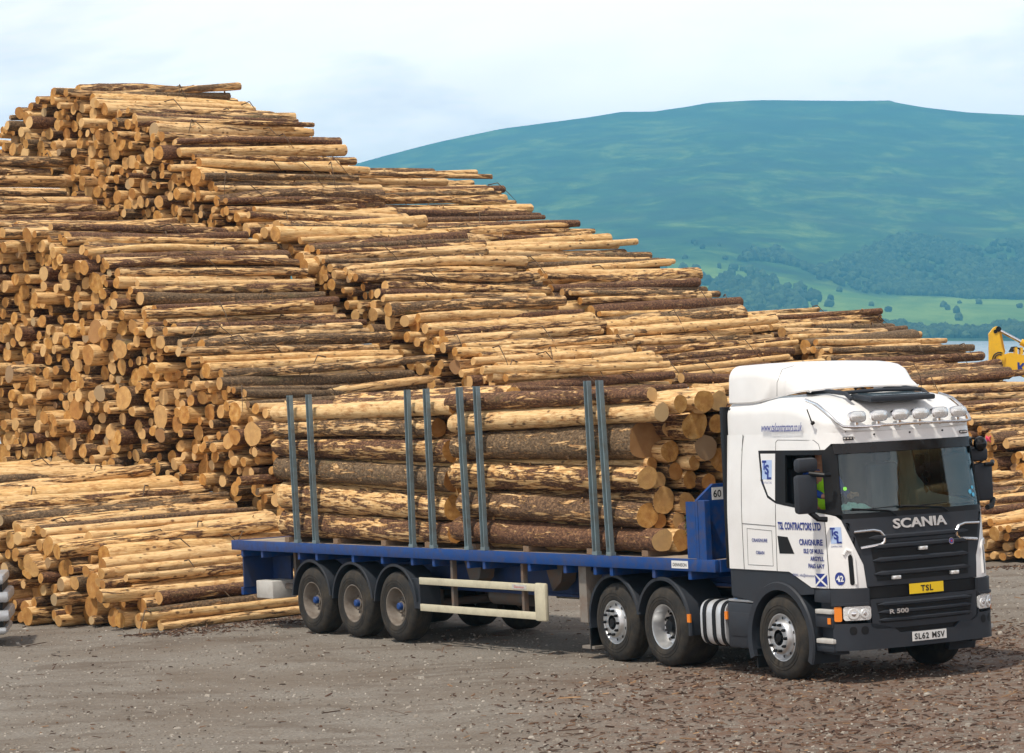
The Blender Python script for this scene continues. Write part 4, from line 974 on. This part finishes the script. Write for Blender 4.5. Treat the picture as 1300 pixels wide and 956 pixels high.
# saltire flag and fleet number
fl = [(1.65,1.20),(1.65,1.355),(1.45,1.355),(1.45,1.20)]
skin('flag_sticker', [fl], M['ink'], TC, .0045, 0, cuts=.03, zc=.05)
fc_ = []
for (a, c) in (((1.65,1.20),(1.45,1.355)), ((1.65,1.355),(1.45,1.20))):
    d = Vector((c[0]-a[0], c[1]-a[1])).normalized(); n_ = Vector((-d.y, d.x))*.012
    fc_.append([(a[0]+n_.x, a[1]+n_.y), (c[0]+n_.x, c[1]+n_.y), (c[0]-n_.x, c[1]-n_.y), (a[0]-n_.x, a[1]-n_.y)])
for k, f_ in enumerate(fc_): skin('flag_cross', [f_], M['plate_white'], TC, .0075 + .001*k, 0, cuts=.03, zc=.03)
ring = [(1.25+.078*math.cos(R(a)), 1.295+.078*math.sin(R(a))) for a in range(0, 360, 15)]
skin('fleet_number_disc', [ring], M['ink'], TC, .005, 0, cuts=.03)
letter('fleet_number', '42', .10, M['plate_white'], TC, lambda x, y, z: P3(1.305-x, 1.26+y, .0085), width=.11, weight=.003)
# dark teardrop recess of the door handle
skin('door_handle', [[(2.40,1.80),(2.18,1.79),(2.05,1.585),(2.37,1.58)]], M['black'], TC, .003, 0)
# crumpled rag on the dashboard (a thing of its own, left behind the glass)
b = MB(); gr = np.random.RandomState(3); nx, ny = 14, 8; vs = []
for i in range(nx):
    for j in range(ny):
        e = max(0, math.sin(math.pi*i/(nx-1))*math.sin(math.pi*j/(ny-1))); vs.append(b.bm.verts.new((j*.02 + gr.uniform(-.006,.006), i*.036 + gr.uniform(-.01,.01), .004 + e**.5*gr.uniform(.02,.10))))
for i in range(nx-1):
    for j in range(ny-1): b._f([vs[i*ny+j], vs[(i+1)*ny+j], vs[(i+1)*ny+j+1], vs[i*ny+j+1]], False)
RG = b.build('rag', M['paper']); RG.matrix_world = Matrix.Translation(trk(.86, .98, 2.11)) @ Matrix.Rotation(-TH1, 4, 'Z'); tag(RG, 'crumpled pale green rag lying on the dashboard behind the windscreen', 'rag')
# ---- driver
DR = empty('person', trk(.05, .62, 1.56), -TH1); tag(DR, 'driver in a blue shirt and lime hi-vis vest sitting behind the open cab window', 'person')
def skinned(name, verts, edges, rad, mat, parent, sub=2):
    me = bpy.data.meshes.new(name); me.from_pydata(verts, edges, []); o = link(name, me, parent); me.materials.append(mat)
    md = o.modifiers.new('skin', 'SKIN'); md.use_smooth_shade = True
    for i, r_ in enumerate(rad):
        sv = me.skin_vertices[0].data[i]; sv.radius = (r_, r_) if not isinstance(r_, tuple) else r_; sv.use_root = (i == 0)
    o.modifiers.new('sub', 'SUBSURF').levels = sub; o.modifiers['sub'].render_levels = sub; return o
vts = [(0,0,.50),(0,0,.68),(.02,0,.88),(.03,0,1.02),(.05,0,1.10),(.06,0,1.17),(.07,0,1.28),
       (.03,-.19,.99),(.18,-.25,.78),(.42,-.20,.70),(.50,-.17,.71),
       (.03,.19,.99),(.16,.25,.76),(.40,.20,.68),(.49,.15,.70),
       (.04,-.10,.46),(.44,-.14,.46),(.50,-.14,.08),(.04,.10,.46),(.44,.14,.46),(.50,.14,.08),(.62,-.14,.04),(.62,.14,.04)]
eds = [(0,1),(1,2),(2,3),(3,4),(4,5),(5,6),(3,7),(7,8),(8,9),(9,10),(3,11),(11,12),(12,13),(13,14),(0,15),(15,16),(16,17),(0,18),(18,19),(19,20),(17,21),(20,22)]
rad = [(.15,.12),(.14,.11),(.17,.11),(.13,.09),.055,.06,(.075,.09),.065,.048,.034,.035,.065,.048,.034,.035,.085,.065,.045,.085,.065,.045,.04,.04]
skinned('body', vts, eds, rad, M['skin'], DR)
vv = [(0,0,.50),(0,0,.68),(.02,0,.88),(.03,0,1.01)]
skinned('vest', [(-.002,0,.48),(-.002,0,.68),(.018,0,.88),(.03,0,1.005)], [(0,1),(1,2),(2,3)], [(.165,.135),(.158,.128),(.185,.125),(.14,.10)], M['hiviz'], DR)
skinned('shirt', [(.03,0,1.0),(.03,-.19,.99),(.18,-.25,.78),(.40,-.205,.705),(.03,.19,.99),(.16,.25,.76),(.38,.205,.685)], [(0,1),(1,2),(2,3),(0,4),(4,5),(5,6)], [(.12,.09),.075,.058,.042,.075,.058,.042], M['shirt'], DR)
b = MB(); b.lathe([(.001,.14),(.06,.125),(.095,.07),(.10,.0),(.09,-.05)], (.045,0,1.27), axis='z', n=18); b.build('hair', M['hair'], DR, smooth=True)
b = MB()
for s in (1,-1): b.lathe([(.001,.012),(.012,.0),(.001,-.012)], (.152, s*.033, 1.25), axis='x', n=10)
b.build('eye', M['plate_white'], DR); b = MB(); b.poly([(.15,-.012,1.20),(.15,.012,1.20),(.15,0,1.25)], d=(.03,0,-.005)); b.build('nose', M['skin'], DR)
b = MB(); b.tube([(.145,-.025,1.17),(.155,0,1.168),(.145,.025,1.17)], .006, 6); b.build('mouth', simple('lips', (.35,.12,.09), .5, dirt=0), DR)
for s in (1,-1):
    for k in range(4):
        b = MB(); x0 = .52; y0 = s*(.19-.02*k) if s < 0 else (.13+.02*k); b.tube([(x0-.02,y0,.72),(x0+.03,y0,.735),(x0+.055,y0,.715),(x0+.05,y0,.69)], [.011,.010,.009,.007], 6); b.build('finger', M['skin'], DR, smooth=True)
    b = MB(); b.tube([(.48,s*.14,.72),(.51,s*.125,.745),(.54,s*.12,.74)], [.012,.011,.009], 6); b.build('thumb', M['skin'], DR, smooth=True)
# ------------------------------------------------------------------ ground
def hnoise(x, y):
    return (np.sin(x*.9+1.3*np.sin(y*.7))*.4 + np.sin(x*2.3+y*1.7+1)*.25 + np.sin(x*5.1-y*3.9)*.15 + np.sin(x*.31-y*.23+2)*.8)
gx = np.concatenate([[-400,-200,-110,-60,-35,-24], np.arange(-17, 19, .16), [24,35,60,110,200,400]])
gy = np.concatenate([[-400,-200,-80,-20,8,18,24], np.arange(26.5, 60, .16), [64,72,82,95,110,126,150,200]])
GX, GY = np.meshgrid(gx, gy); nearm = np.clip((17-np.abs(GX-.5))/3, 0, 1)*np.clip((GY-25)/3, 0, 1)*np.clip((60-GY)/3, 0, 1)
gr = np.random.RandomState(9)
GZ = hnoise(GX, GY)*.018*nearm + gr.normal(0, .006, GX.shape)*nearm - .012
GZ = GZ - np.clip(GY-100, 0, 500)*.22
V = np.stack([GX, GY, GZ], -1).reshape(-1, 3); w_ = len(gx)
Fc = [(j*w_+i, j*w_+i+1, (j+1)*w_+i+1, (j+1)*w_+i) for j in range(len(gy)-1) for i in range(w_-1)]
me = bpy.data.meshes.new('ground'); me.from_pydata(V.tolist(), [], Fc); me.polygons.foreach_set('use_smooth', [True]*len(Fc))
m, t, b, o = nt('yard_gravel'); c = coord(t, 'Object')
n1 = noise(t, c, .35, 6, .6); n2 = noise(t, c, 3.5, 8, .7); n3 = noise(t, c, 26., 6, .75)
st = N(t, 'ShaderNodeMapping'); st.inputs['Scale'].default_value = (.30, .75, 1); st.inputs['Rotation'].default_value = (0, 0, .5); t.links.new(c, st.inputs[0])
n4 = noise(t, st.outputs[0], 1.1, 9, .68, .8)
col = ramp(t, n3, [(.3, (.11,.094,.077)), (.5, (.20,.178,.150)), (.7, (.33,.30,.26))])
col = mix(t, ramp(t, n1, [(.42, (0,0,0)), (.62, (.55,.55,.55))]), col, (.13,.095,.065))
col = mix(t, ramp(t, n4, [(.50, (0,0,0)), (.66, (.75,.75,.75))]), col, (.10,.072,.05))
sx = N(t, 'ShaderNodeSeparateXYZ'); t.links.new(c, sx.inputs[0])
near = mth(t, 'MULTIPLY', mth(t, 'SUBTRACT', 38.5, sx.outputs[1]), .5, True); rt = mth(t, 'MULTIPLY', mth(t, 'ADD', sx.outputs[0], .5), .4, True)
rt2 = mth(t, 'MULTIPLY', mth(t, 'SUBTRACT', sx.outputs[0], 4.6), .7, True); nr2 = mth(t, 'MULTIPLY', mth(t, 'SUBTRACT', 41.2, sx.outputs[1]), .6, True)
mk = mth(t, 'MAXIMUM', mth(t, 'MULTIPLY', near, rt), mth(t, 'MULTIPLY', rt2, nr2))
mk = mth(t, 'MULTIPLY', mk, ramp(t, n2, [(.36, (0,0,0)), (.56, (1,1,1))]))
mul = ramp(t, n3, [(.3, (.045,.022,.012)), (.55, (.15,.075,.042)), (.75, (.30,.18,.10))])
mk = mth(t, 'MULTIPLY', mk, .8)
col = mix(t, mk, col, mul); t.links.new(col, b.inputs['Base Color']); b.inputs['Roughness'].default_value = .93
bump(t, b, mth(t, 'ADD', n3, mth(t, 'MULTIPLY', n2, 1.5)), .8, .03)
me.materials.append(m); GR_ = link('ground', me); tag(GR_, kind='structure')
def scatter(name, mat, pts, sizes, flat, g, label, colvar=None):
    n = len(pts); cube = np.array([(-1,-1,-1),(1,-1,-1),(1,1,-1),(-1,1,-1),(-.7,-.7,1),(.7,-.7,1),(.7,.7,1),(-.7,.7,1)], float)
    V = np.tile(cube, (n, 1, 1)) * (1 + g.uniform(-.35, .35, (n, 8, 3))) * sizes[:, None, :]
    a = g.uniform(0, 6.28, n); ca, sa = np.cos(a)[:, None], np.sin(a)[:, None]; b_ = g.normal(0, flat, n)[:, None]
    x, y, z = V[..., 0], V[..., 1], V[..., 2]; z = z + x*b_
    V = np.stack([x*ca - y*sa, x*sa + y*ca, z], -1) + pts[:, None, :]
    q = np.array([(0,3,2,1),(4,5,6,7),(0,1,5,4),(1,2,6,5),(2,3,7,6),(3,0,4,7)]); Fq = (q[None] + (np.arange(n)*8)[:, None, None]).reshape(-1, 4)
    me = bpy.data.meshes.new(name); me.from_pydata(V.reshape(-1, 3).tolist(), [], Fq.tolist())
    rn = np.repeat(g.rand(n), 8); a_ = me.attributes.new('rv', 'FLOAT', 'POINT'); a_.data.foreach_set('value', rn.astype(np.float32)); me.materials.append(mat)
    return tag(link(name, me), label, name.replace('_', ' '), kind='stuff')
def rv_mat(name, stops):
    m, t, b, o = nt(name); a = N(t, 'ShaderNodeAttribute', attribute_name='rv'); t.links.new(ramp(t, a.outputs['Fac'], stops), b.inputs['Base Color']); b.inputs['Roughness'].default_value = .9; return m
def gz(x, y): return hnoise(x, y)*.018
g = np.random.RandomState(31)
n = 14000; Y = 27.5 + 26*g.rand(n)**1.3; X = (g.rand(n)*1.1-.55)*Y*.38
P_ = np.stack([X, Y, gz(X, Y)-.008], -1); s_ = g.uniform(.004,.014,(n,1))*(1+(g.rand(n,1)<.03)*1.5)*np.array([[1.2,1,.6]])*g.uniform(.7,1.3,(n,3))
scatter('gravel_stones', rv_mat('gravel_stone', [(0,(.13,.11,.09)),(.5,(.24,.21,.175)),(1,(.40,.365,.315))]), P_, s_, .1, g, 'loose pale gravel stones strewn over the yard')
# bark litter: mulch in front of the lorry and along the feet of the stacks
def toe(sx_):  return np.interp(sx_, [28.6,33.5,34,39,45,50,56], [-38.1,-38.1,-38.4,-36.4,-31.6,-31.6,-33])
parts_ = []
n = 4800; X = g.uniform(-1, 8, n); Y = g.uniform(28, 39, n); k = g.rand(n) < np.clip((38.5-Y)/3, .05, 1)*np.clip((X+1)/3,.1,1); parts_.append((X[k], Y[k]))
n = 1500; X = g.uniform(4.8, 10, n); Y = g.uniform(37, 42, n); parts_.append((X, Y))
n = 4200; S_ = g.uniform(27.5, 52, n); T_ = toe(S_) + np.abs(g.normal(0, .55, n)); parts_.append((AS[0]*S_+AT[0]*T_, AS[1]*S_+AT[1]*T_))
n = 800; X = (g.rand(n)*1.1-.55)*16; Y = g.uniform(28, 50, n); parts_.append((X, Y))
X = np.concatenate([p[0] for p in parts_]); Y = np.concatenate([p[1] for p in parts_]); n = len(X)
s_ = np.stack([g.uniform(.008,.06,n)*(1+(g.rand(n)<.03)*3.5), g.uniform(.004,.013,n), g.uniform(.002,.008,n)], -1)
scatter('bark_litter', rv_mat('bark_chip', [(0,(.03,.016,.01)),(.6,(.085,.042,.025)),(.93,(.16,.09,.05)),(1,(.34,.21,.11))]), np.stack([X, Y, gz(X, Y)+.0], -1), s_, .18, g, 'torn bark chips and twigs littering the yard')
# ------------------------------------------------------------------ loch, hills (in the true level frame)
HW = 9.0
b = MB(); b.poly([lvl(-2500,-600,-HW), lvl(2500,-600,-HW), lvl(2500,3800,-HW), lvl(-2500,3800,-HW)]); 
m, t, bb, o = nt('loch_water'); bb.inputs['Base Color'].default_value = (.30,.36,.42,1); bb.inputs['Roughness'].default_value = .25
bump(t, bb, noise(t, coord(t), .35, 4), .3, .5); W_ = b.build('water', m); tag(W_, kind='structure')
pxs = np.concatenate([[-1500,-900,-500,-250], np.arange(-60, 1430, 9), [1600,1900,2300,2900]]); Ds = np.concatenate([np.linspace(3560, 5200, 90), np.linspace(5225, 8000, 70), [8300, 8800, 9300]])
crx = [-1500,-500,0,300,430,490,560,640,700,755,790,830,870,900,960,1060,1130,1135,1170,1230,1300,1500,1900,2900]; cry = [300,280,262,240,215,198,180,163,155,148,142,142,136,131,128,129,128.5,131,137,144,148,170,220,300]
def fbm(x, y, seed=0):
    r_ = np.random.RandomState(seed); s = 0*x; a = 1.; f = 1.
    for k in range(6):
        p = r_.uniform(0, 6.28, 4); th_ = r_.uniform(0, 3.14)
        s = s + a*(np.sin(f*(x*np.cos(th_)+y*np.sin(th_))+p[0]+1.4*np.sin(f*.6*(y*np.cos(th_)-x*np.sin(th_))+p[1])))
        a *= .55; f *= 1.9
    return s
PX, DD = np.meshgrid(pxs, Ds); cre = np.interp(PX, crx, cry); T = (DD-3600)/4400
wd = np.clip((PX-900)/220, 0, 1)
gs = np.interp(T, [-.02,0,.03,.10,.16,.24,.30,.46,.60,.8,1.0], [-.01,0,.02,.06,.115,.165,.20,.43,.60,.82,1.0])*wd + np.interp(T, [-.02,0,.1,.3,.6,.8,1], [-.01,0,.10,.36,.68,.86,1.0])*(1-wd)
back = np.clip((DD-8000)/1300, 0, 1)
yim = 433 - (433-cre)*gs; Hh = (424-yim)/F_PX*DD
XX = (PX-CXP)/F_PX*DD
amp = np.clip(T, 0, 1)*np.clip((1.0-T)*4, .16, 1)
Hh = Hh + fbm(XX/260, DD/330, 3)*7*amp + fbm(XX/60, DD/90, 5)*1.6*amp - back*260
Hh = np.maximum(Hh, -HW-6) if False else Hh
def terr(X, D): 
    px = CXP + X/D*F_PX; i = np.clip(np.searchsorted(pxs, px)-1, 0, len(pxs)-2); j = np.clip(np.searchsorted(Ds, D)-1, 0, len(Ds)-2)
    a = np.clip((px-pxs[i])/(pxs[i+1]-pxs[i]), 0, 1); c = np.clip((D-Ds[j])/(Ds[j+1]-Ds[j]), 0, 1)
    return (Hh[j, i]*(1-a)+Hh[j, i+1]*a)*(1-c) + (Hh[j+1, i]*(1-a)+Hh[j+1, i+1]*a)*c
CRn, LFn, LUn, CPn_ = (np.array(q) for q in (CR, LF, LU, CP))
V = CPn_ + XX[..., None]*CRn + DD[..., None]*LFn + Hh[..., None]*LUn; nw = len(pxs)
Fc = [(j*nw+i, j*nw+i+1, (j+1)*nw+i+1, (j+1)*nw+i) for j in range(len(Ds)-1) for i in range(nw-1)]
me = bpy.data.meshes.new('hills'); me.from_pydata(V.reshape(-1, 3).tolist(), [], Fc); me.polygons.foreach_set('use_smooth', [True]*len(Fc))
for nm, arr in (('hx', (XX*0 + PX)), ('ht', T)):
    a_ = me.attributes.new(nm, 'FLOAT', 'POINT'); a_.data.foreach_set('value', arr.ravel().astype(np.float32))
m, t, b, o = nt('moorland'); c = coord(t)
mp = N(t, 'ShaderNodeMapping'); mp.inputs['Scale'].default_value = (.0045, .0045, .02); t.links.new(c, mp.inputs[0])
n1 = noise(t, mp.outputs[0], 1., 8, .62, .4)
mp2 = N(t, 'ShaderNodeMapping'); mp2.inputs['Scale'].default_value = (.0035, .0014, .013); t.links.new(c, mp2.inputs[0]); n2 = noise(t, mp2.outputs[0], 1.7, 11, .74, .5)
ht = N(t, 'ShaderNodeAttribute', attribute_name='ht').outputs['Fac']
col = ramp(t, n2, [(.36, (.018,.038,.022)), (.5, (.050,.105,.028)), (.62, (.16,.24,.05))])
col = mix(t, ramp(t, n1, [(.46, (0,0,0)), (.6, (.7,.7,.7))]), col, (.034,.050,.034))
up = ramp(t, ht, [(.34, (0,0,0)), (.85, (1,1,1))]); col = mix(t, mth(t, 'MULTIPLY', up, .30), col, (.055,.075,.05))
fld = ramp(t, mth(t, 'ADD', ht, mth(t, 'MULTIPLY', mth(t, 'SUBTRACT', n1, .5), .10)), [(.10, (0,0,0)), (.13, (1,1,1)), (.25, (1,1,1)), (.29, (0,0,0))])
col = mix(t, mth(t, 'MULTIPLY', fld, .9), col, ramp(t, n2, [(.4, (.10,.19,.035)), (.6, (.20,.30,.06))]))
t.links.new(col, b.inputs['Base Color']); b.inputs['Roughness'].default_value = 1.; b.inputs['Specular IOR Level'].default_value = 0.1
me.materials.append(m); HI = link('hills', me); tag(HI, kind='structure')
# far woods
g = np.random.RandomState(77); ico = bmesh.new(); bmesh.ops.create_icosphere(ico, subdivisions=2, radius=1.); iv = np.array([v.co[:] for v in ico.verts]); ifc = np.array([[v.index for v in f.verts] for f in ico.faces]); ico.free()
TP = []
def addt(n, f):
    k = 0
    while k < n:
        px, T_, s = f(); D = 3600+4400*T_; TP.append(((px-CXP)/F_PX*D, D, s)); k += 1
def near_shore():
    px = g.uniform(940, 1420); e = .5+.5*math.sin(px*.035)+.3*math.sin(px*.09); return px, g.uniform(.02, .055+.045*max(e, 0)), g.uniform(3.5, 7)
def steep():
    while True:
        px = g.uniform(930, 1430); T_ = g.uniform(.27, .46); lo = .30 - .05*min(1, max(0, (px-1120)/120)) - .02*math.sin(px*.03); hi = .455 - .14*math.exp(-((px-1030)/60)**2) + .01*math.sin(px*.05)
        if px < 1000: hi = min(hi, .30+.08*max(0,(px-930)/70))
        q = math.sin(px*.045+T_*40)+math.sin(px*.021-T_*23+1)
        if lo < T_ < hi and (q > -.75 or g.rand() < .12) and g.rand() < min(1, (px-900)/140): return px, T_, g.uniform(4, 7.5)
def stray(): return g.uniform(700, 1430), g.uniform(.05, .36), g.uniform(3, 6)
def leftw():
    px = g.normal(955, 42); T_ = .17+.035*g.normal() + .0; return px, min(max(T_, .05), .30), g.uniform(4.5, 8)
addt(2200, near_shore); addt(5200, steep); addt(70, stray); addt(420, leftw)
TPn = np.array(TP); zz = terr(TPn[:, 0], TPn[:, 1]); n = len(TPn)
sc3 = TPn[:, 2][:, None, None]*np.array([[[1.0, 1.0, 1.15]]])*g.uniform(.75, 1.3, (n, 1, 3)); L_ = iv[None]*(1+g.uniform(-.22, .22, (n, len(iv), 1)))*sc3
ct = CPn_ + TPn[:, :1]*CRn + TPn[:, 1:2]*LFn + (zz+TPn[:, 2]*.7)[:, None]*LUn
V = ct[:, None, :] + L_; Fq = (ifc[None] + (np.arange(n)*len(iv))[:, None, None]).reshape(-1, 3)
me = bpy.data.meshes.new('distant_wood'); me.from_pydata(V.reshape(-1, 3).tolist(), [], Fq.tolist())
a_ = me.attributes.new('rv', 'FLOAT', 'POINT'); a_.data.foreach_set('value', np.repeat(g.rand(n), len(iv)).astype(np.float32))
me.materials.append(rv_mat('far_leaves', [(0,(.016,.032,.012)),(.6,(.03,.055,.018)),(1,(.06,.095,.028))])); tag(link('distant_wood', me), 'dark wooded slopes and shoreline trees across the loch', 'wood', kind='stuff')
# ------------------------------------------------------------------ yellow crane boom beyond the stacks
DC = 72.0; kpx = DC/F_PX
CB = empty('crane', CP + (CF + CR*((1254-CXP)/F_PX) - CU*((490-CYP)/F_PX))*DC, 0); tag(CB, 'yellow loading crane with silver hydraulic ram, jutting out behind the log stacks', 'crane')
CB.rotation_euler = (0, -0.0, 0)
def C(px, py, y=0.): return Vector(((px-1254)*kpx*cr_ + (490-py)*kpx*sr_, y, (490-py)*kpx*cr_ - (px-1254)*kpx*sr_))
def slab(name, pl, y0, y1, mat, par=CB, bev=.0):
    b = MB(); b.poly([C(x, y, y0) for x, y in pl], d=(0, y1-y0, 0)); return b.build(name, mat, par)
slab('boom', [(1271,451),(1282,448),(1300,451),(1372,462),(1372,492),(1300,479),(1271,466)], -.16, .16, M['yellow'])
slab('boom_head', [(1254,424),(1258,419),(1263,414.5),(1266,415),(1270,440),(1274,452),(1272,468),(1262,464),(1254,458)], -.20, -.10, M['yellow'])
slab('boom_head', [(1262,416),(1266,414),(1271,415.5),(1277,446),(1272,464),(1258,458),(1256,424)], .10, .20, M['yellow'])
b = MB(); b.tube([C(1266,418,-.22), C(1266,418,.22)], .07, 12); b.tube([C(1262,421,-.22), C(1262,421,-.195)], .05, 12); b.build('pivot_pin', M['black'], CB, smooth=True)
b = MB(); b.tube([C(1266,418), C(1298,435)], .045, 12); RM_ = b.build('ram_rod', M['chrome'], CB, smooth=True)
b = MB(); b.tube([C(1296,434), C(1352,464)], .085, 14); b.build('ram_cylinder', M['yellow'], CB, smooth=True)
b = MB()
for r_ in (.17, .115):
    b.tube([C(1267,456,-.165) + Vector((r_*math.cos(R(a)), -.045, r_*math.sin(R(a)))) for a in range(60, 301, 20)], .016, 6)
b.build('round_emblem', M['blk_ink'], CB)
b = MB(); b.tube([C(1268.5,455,-.25), C(1268.5,455,.25)], .055, 12); b.build('pivot_pin', M['yellow'], CB)
b = MB()
for k in range(5): b.tube([C(1280+2*k,447,-.1+.05*k), C(1283+2*k,441-k*.3,-.1+.05*k), C(1290,441,-.08+.04*k), C(1300,446,-.08+.04*k), C(1340,455,-.06+.04*k)], .014, 5)
b.build('hydraulic_hose', M['black'], CB)
b = MB()
for px in (1289,1296): b.box(C(px,446)-Vector((.03,.15,.08)), C(px,446)+Vector((.03,.15,.1)))
b.build('hose_bracket', M['yellow'], CB)
letter('lettering', 'KOMATSU', .34, M['ink'], CB, lambda x, y, z: C(1290,472)+Vector((x*.98+y*.0, -.167, y-.13*x*1.2)), weight=.012)
GZc = CB.location.z
b = MB(); b.box(C(1366,470)+Vector((-.25,-.3,-(C(1366,470).z+GZc)+.7)), C(1366,470)+Vector((.25,.3,.25))); b.build('crane_post', M['yellow'], CB)
b = MB(); p = C(1366,470); zb = -GZc+.02
b.box((p.x-.9,-1.2,zb+.55), (p.x+3.8,1.2,zb+1.15), .05); b.build('machine_frame', M['yellow'], CB)
for dx in (-.3, 2.9):
    for y in (-1.0, 1.0):
        b = MB(); b.lathe([(.25,-.25),(.6,-.25),(.65,-.15),(.65,.15),(.6,.25),(.25,.25)], (p.x+dx, y, zb+.65), n=24); b.build('wheel', M['rubber'], CB, smooth=True)
# ------------------------------------------------------------------ silver vehicle cut by the left edge of the picture
DV = 45.6; kv = DV/F_PX
vp = CP + (CF + CR*((13-CXP)/F_PX) - CU*((800-CYP)/F_PX))*DV
SVh = empty('parked_vehicle', (vp.x, vp.y, 0), R(7)); tag(SVh, 'silver vehicle nose with horizontal slats, cut off by the photo edge', 'vehicle')
b = MB()
pr = [(-.0,.42),(-.02,1.02),(-.10,1.10),(-1.1,1.22),(-1.75,1.72),(-3.3,1.76),(-4.3,1.70),(-4.4,.45)]
b.poly([(x-.16, -.0, z) for x, z in pr], d=(0, 1.75, 0)); b.build('body', M['silver'], SVh)
b = MB(); b.poly([(x-.16, -.012, z) for x, z in [(-1.25,1.22),(-1.78,1.64),(-3.9,1.64),(-4.0,1.22)]], d=(0,.01,0)); b.build('side_window', M['gloss_black'], SVh)
for z, ex, h in ((1.08,-.07,.075),(.80,.0,.085),(.50,.0,.09),(.26,-.05,.055)):
    b = MB(); b.box((-1.0+ex, -.04, z-h), (ex, 1.70, z+h), .045)
    b.build('front_slat', M['silver'], SVh, smooth=True)
b = MB(); b.box((-.9,.02,.2), (-.10,1.66,1.0)); b.build('radiator', M['black'], SVh)
for x in (-.95, -3.6):
    for y in (.1, 1.62): b = MB(); b.lathe([(.15,-.1),(.33,-.11),(.36,-.07),(.36,.07),(.33,.11),(.15,.1)], (x, y, .36), n=24); b.build('wheel', M['rubber'], SVh, smooth=True)
# ------------------------------------------------------------------ haze, sky, sun
bpy.context.view_layer.update()
lo = Vector((1e9,)*3); hi = Vector((-1e9,)*3)
for o in sc.objects:
    if o.type == 'MESH':
        for c in o.bound_box:
            p = o.matrix_world @ Vector(c); lo = Vector(map(min, lo, p)); hi = Vector(map(max, hi, p))
b = MB(); b.box(lo - Vector((50,50,1)), hi + Vector((50,50,3)))
m = bpy.data.materials.new('haze'); m.use_nodes = True; t = m.node_tree; t.nodes.clear(); o = t.nodes.new('ShaderNodeOutputMaterial'); v = t.nodes.new('ShaderNodeVolumePrincipled')
v.inputs['Color'].default_value = (.17,.64,1.0,1); v.inputs['Density'].default_value = HAZE if 'HAZE' in globals() else 1.45e-4; v.inputs['Anisotropy'].default_value = 0.
t.links.new(v.outputs[0], o.inputs['Volume']); HZ = b.build('haze', m); tag(HZ, 'pale blue summer haze over the loch and hills', 'haze', kind='stuff')
sc.cycles.volume_bounces = 0; sc.cycles.max_bounces = 6; sc.cycles.transparent_max_bounces = 12
SA = Vector((-.62, -.78)).normalized(); EL = R(63)
w = bpy.data.worlds.new('World'); sc.world = w; w.use_nodes = True; t = w.node_tree; t.nodes.clear(); o = t.nodes.new('ShaderNodeOutputWorld')
sky = N(t, 'ShaderNodeTexSky', sky_type='NISHITA'); sky.sun_disc = False; sky.sun_elevation = EL; sky.sun_rotation = math.atan2(SA.x, SA.y); sky.air_density = 1.0; sky.dust_density = 1.5
b1 = N(t, 'ShaderNodeBackground'); b1.inputs[1].default_value = .10; t.links.new(sky.outputs[0], b1.inputs[0])
tc = N(t, 'ShaderNodeTexCoord').outputs['Generated']
mpn = N(t, 'ShaderNodeMapping'); mpn.inputs['Scale'].default_value = (2.7, 2.7, 9.); mpn.inputs['Rotation'].default_value = (0, R(3), 0); mpn.inputs['Location'].default_value = (.95, .2, .62); t.links.new(tc, mpn.inputs[0])
cn = noise(t, mpn.outputs[0], 1.25, 7, .55, .3); cn2 = noise(t, mpn.outputs[0], 3.2, 6, .6, .2)
cf = ramp(t, cn, [(.36, (.45,.45,.45)), (.50, (.97,.97,.97))])
cc = ramp(t, mth(t, 'ADD', mth(t, 'MULTIPLY', cn2, .6), mth(t, 'MULTIPLY', cn, .4)), [(.40, (.90,.81,.82)), (.50, (.96,.87,.85)), (.58, (1.0,.90,.86))])
b2 = N(t, 'ShaderNodeBackground'); b2.inputs[1].default_value = 1.12; t.links.new(cc, b2.inputs[0])
sz = N(t, 'ShaderNodeSeparateXYZ'); t.links.new(tc, sz.inputs[0]); mr = N(t, 'ShaderNodeMapRange'); t.links.new(sz.outputs[2], mr.inputs[0])
for i_, v_ in ((1, .10), (2, .40), (3, 2.4), (4, .80)): mr.inputs[i_].default_value = v_
t.links.new(mr.outputs[0], b2.inputs[1])
mx = N(t, 'ShaderNodeMixShader'); t.links.new(cf, mx.inputs[0]); t.links.new(b1.outputs[0], mx.inputs[1]); t.links.new(b2.outputs[0], mx.inputs[2]); t.links.new(mx.outputs[0], o.inputs[0])
sl = bpy.data.lights.new('sun', 'SUN'); sl.energy = 4.3; sl.angle = R(3); sl.color = (1., .93, .82); so = bpy.data.objects.new('sun', sl); COL.objects.link(so)
sd = Vector((SA.x*math.cos(EL), SA.y*math.cos(EL), math.sin(EL))); so.rotation_euler = sd.to_track_quat('Z', 'Y').to_euler(); so.location = (0, 0, 60)
vs = sc.view_settings; sc.display_settings.display_device = 'sRGB'; vs.view_transform = 'Standard'; vs.look = 'None'; vs.exposure = 0; vs.gamma = 1; vs.use_curve_mapping = False
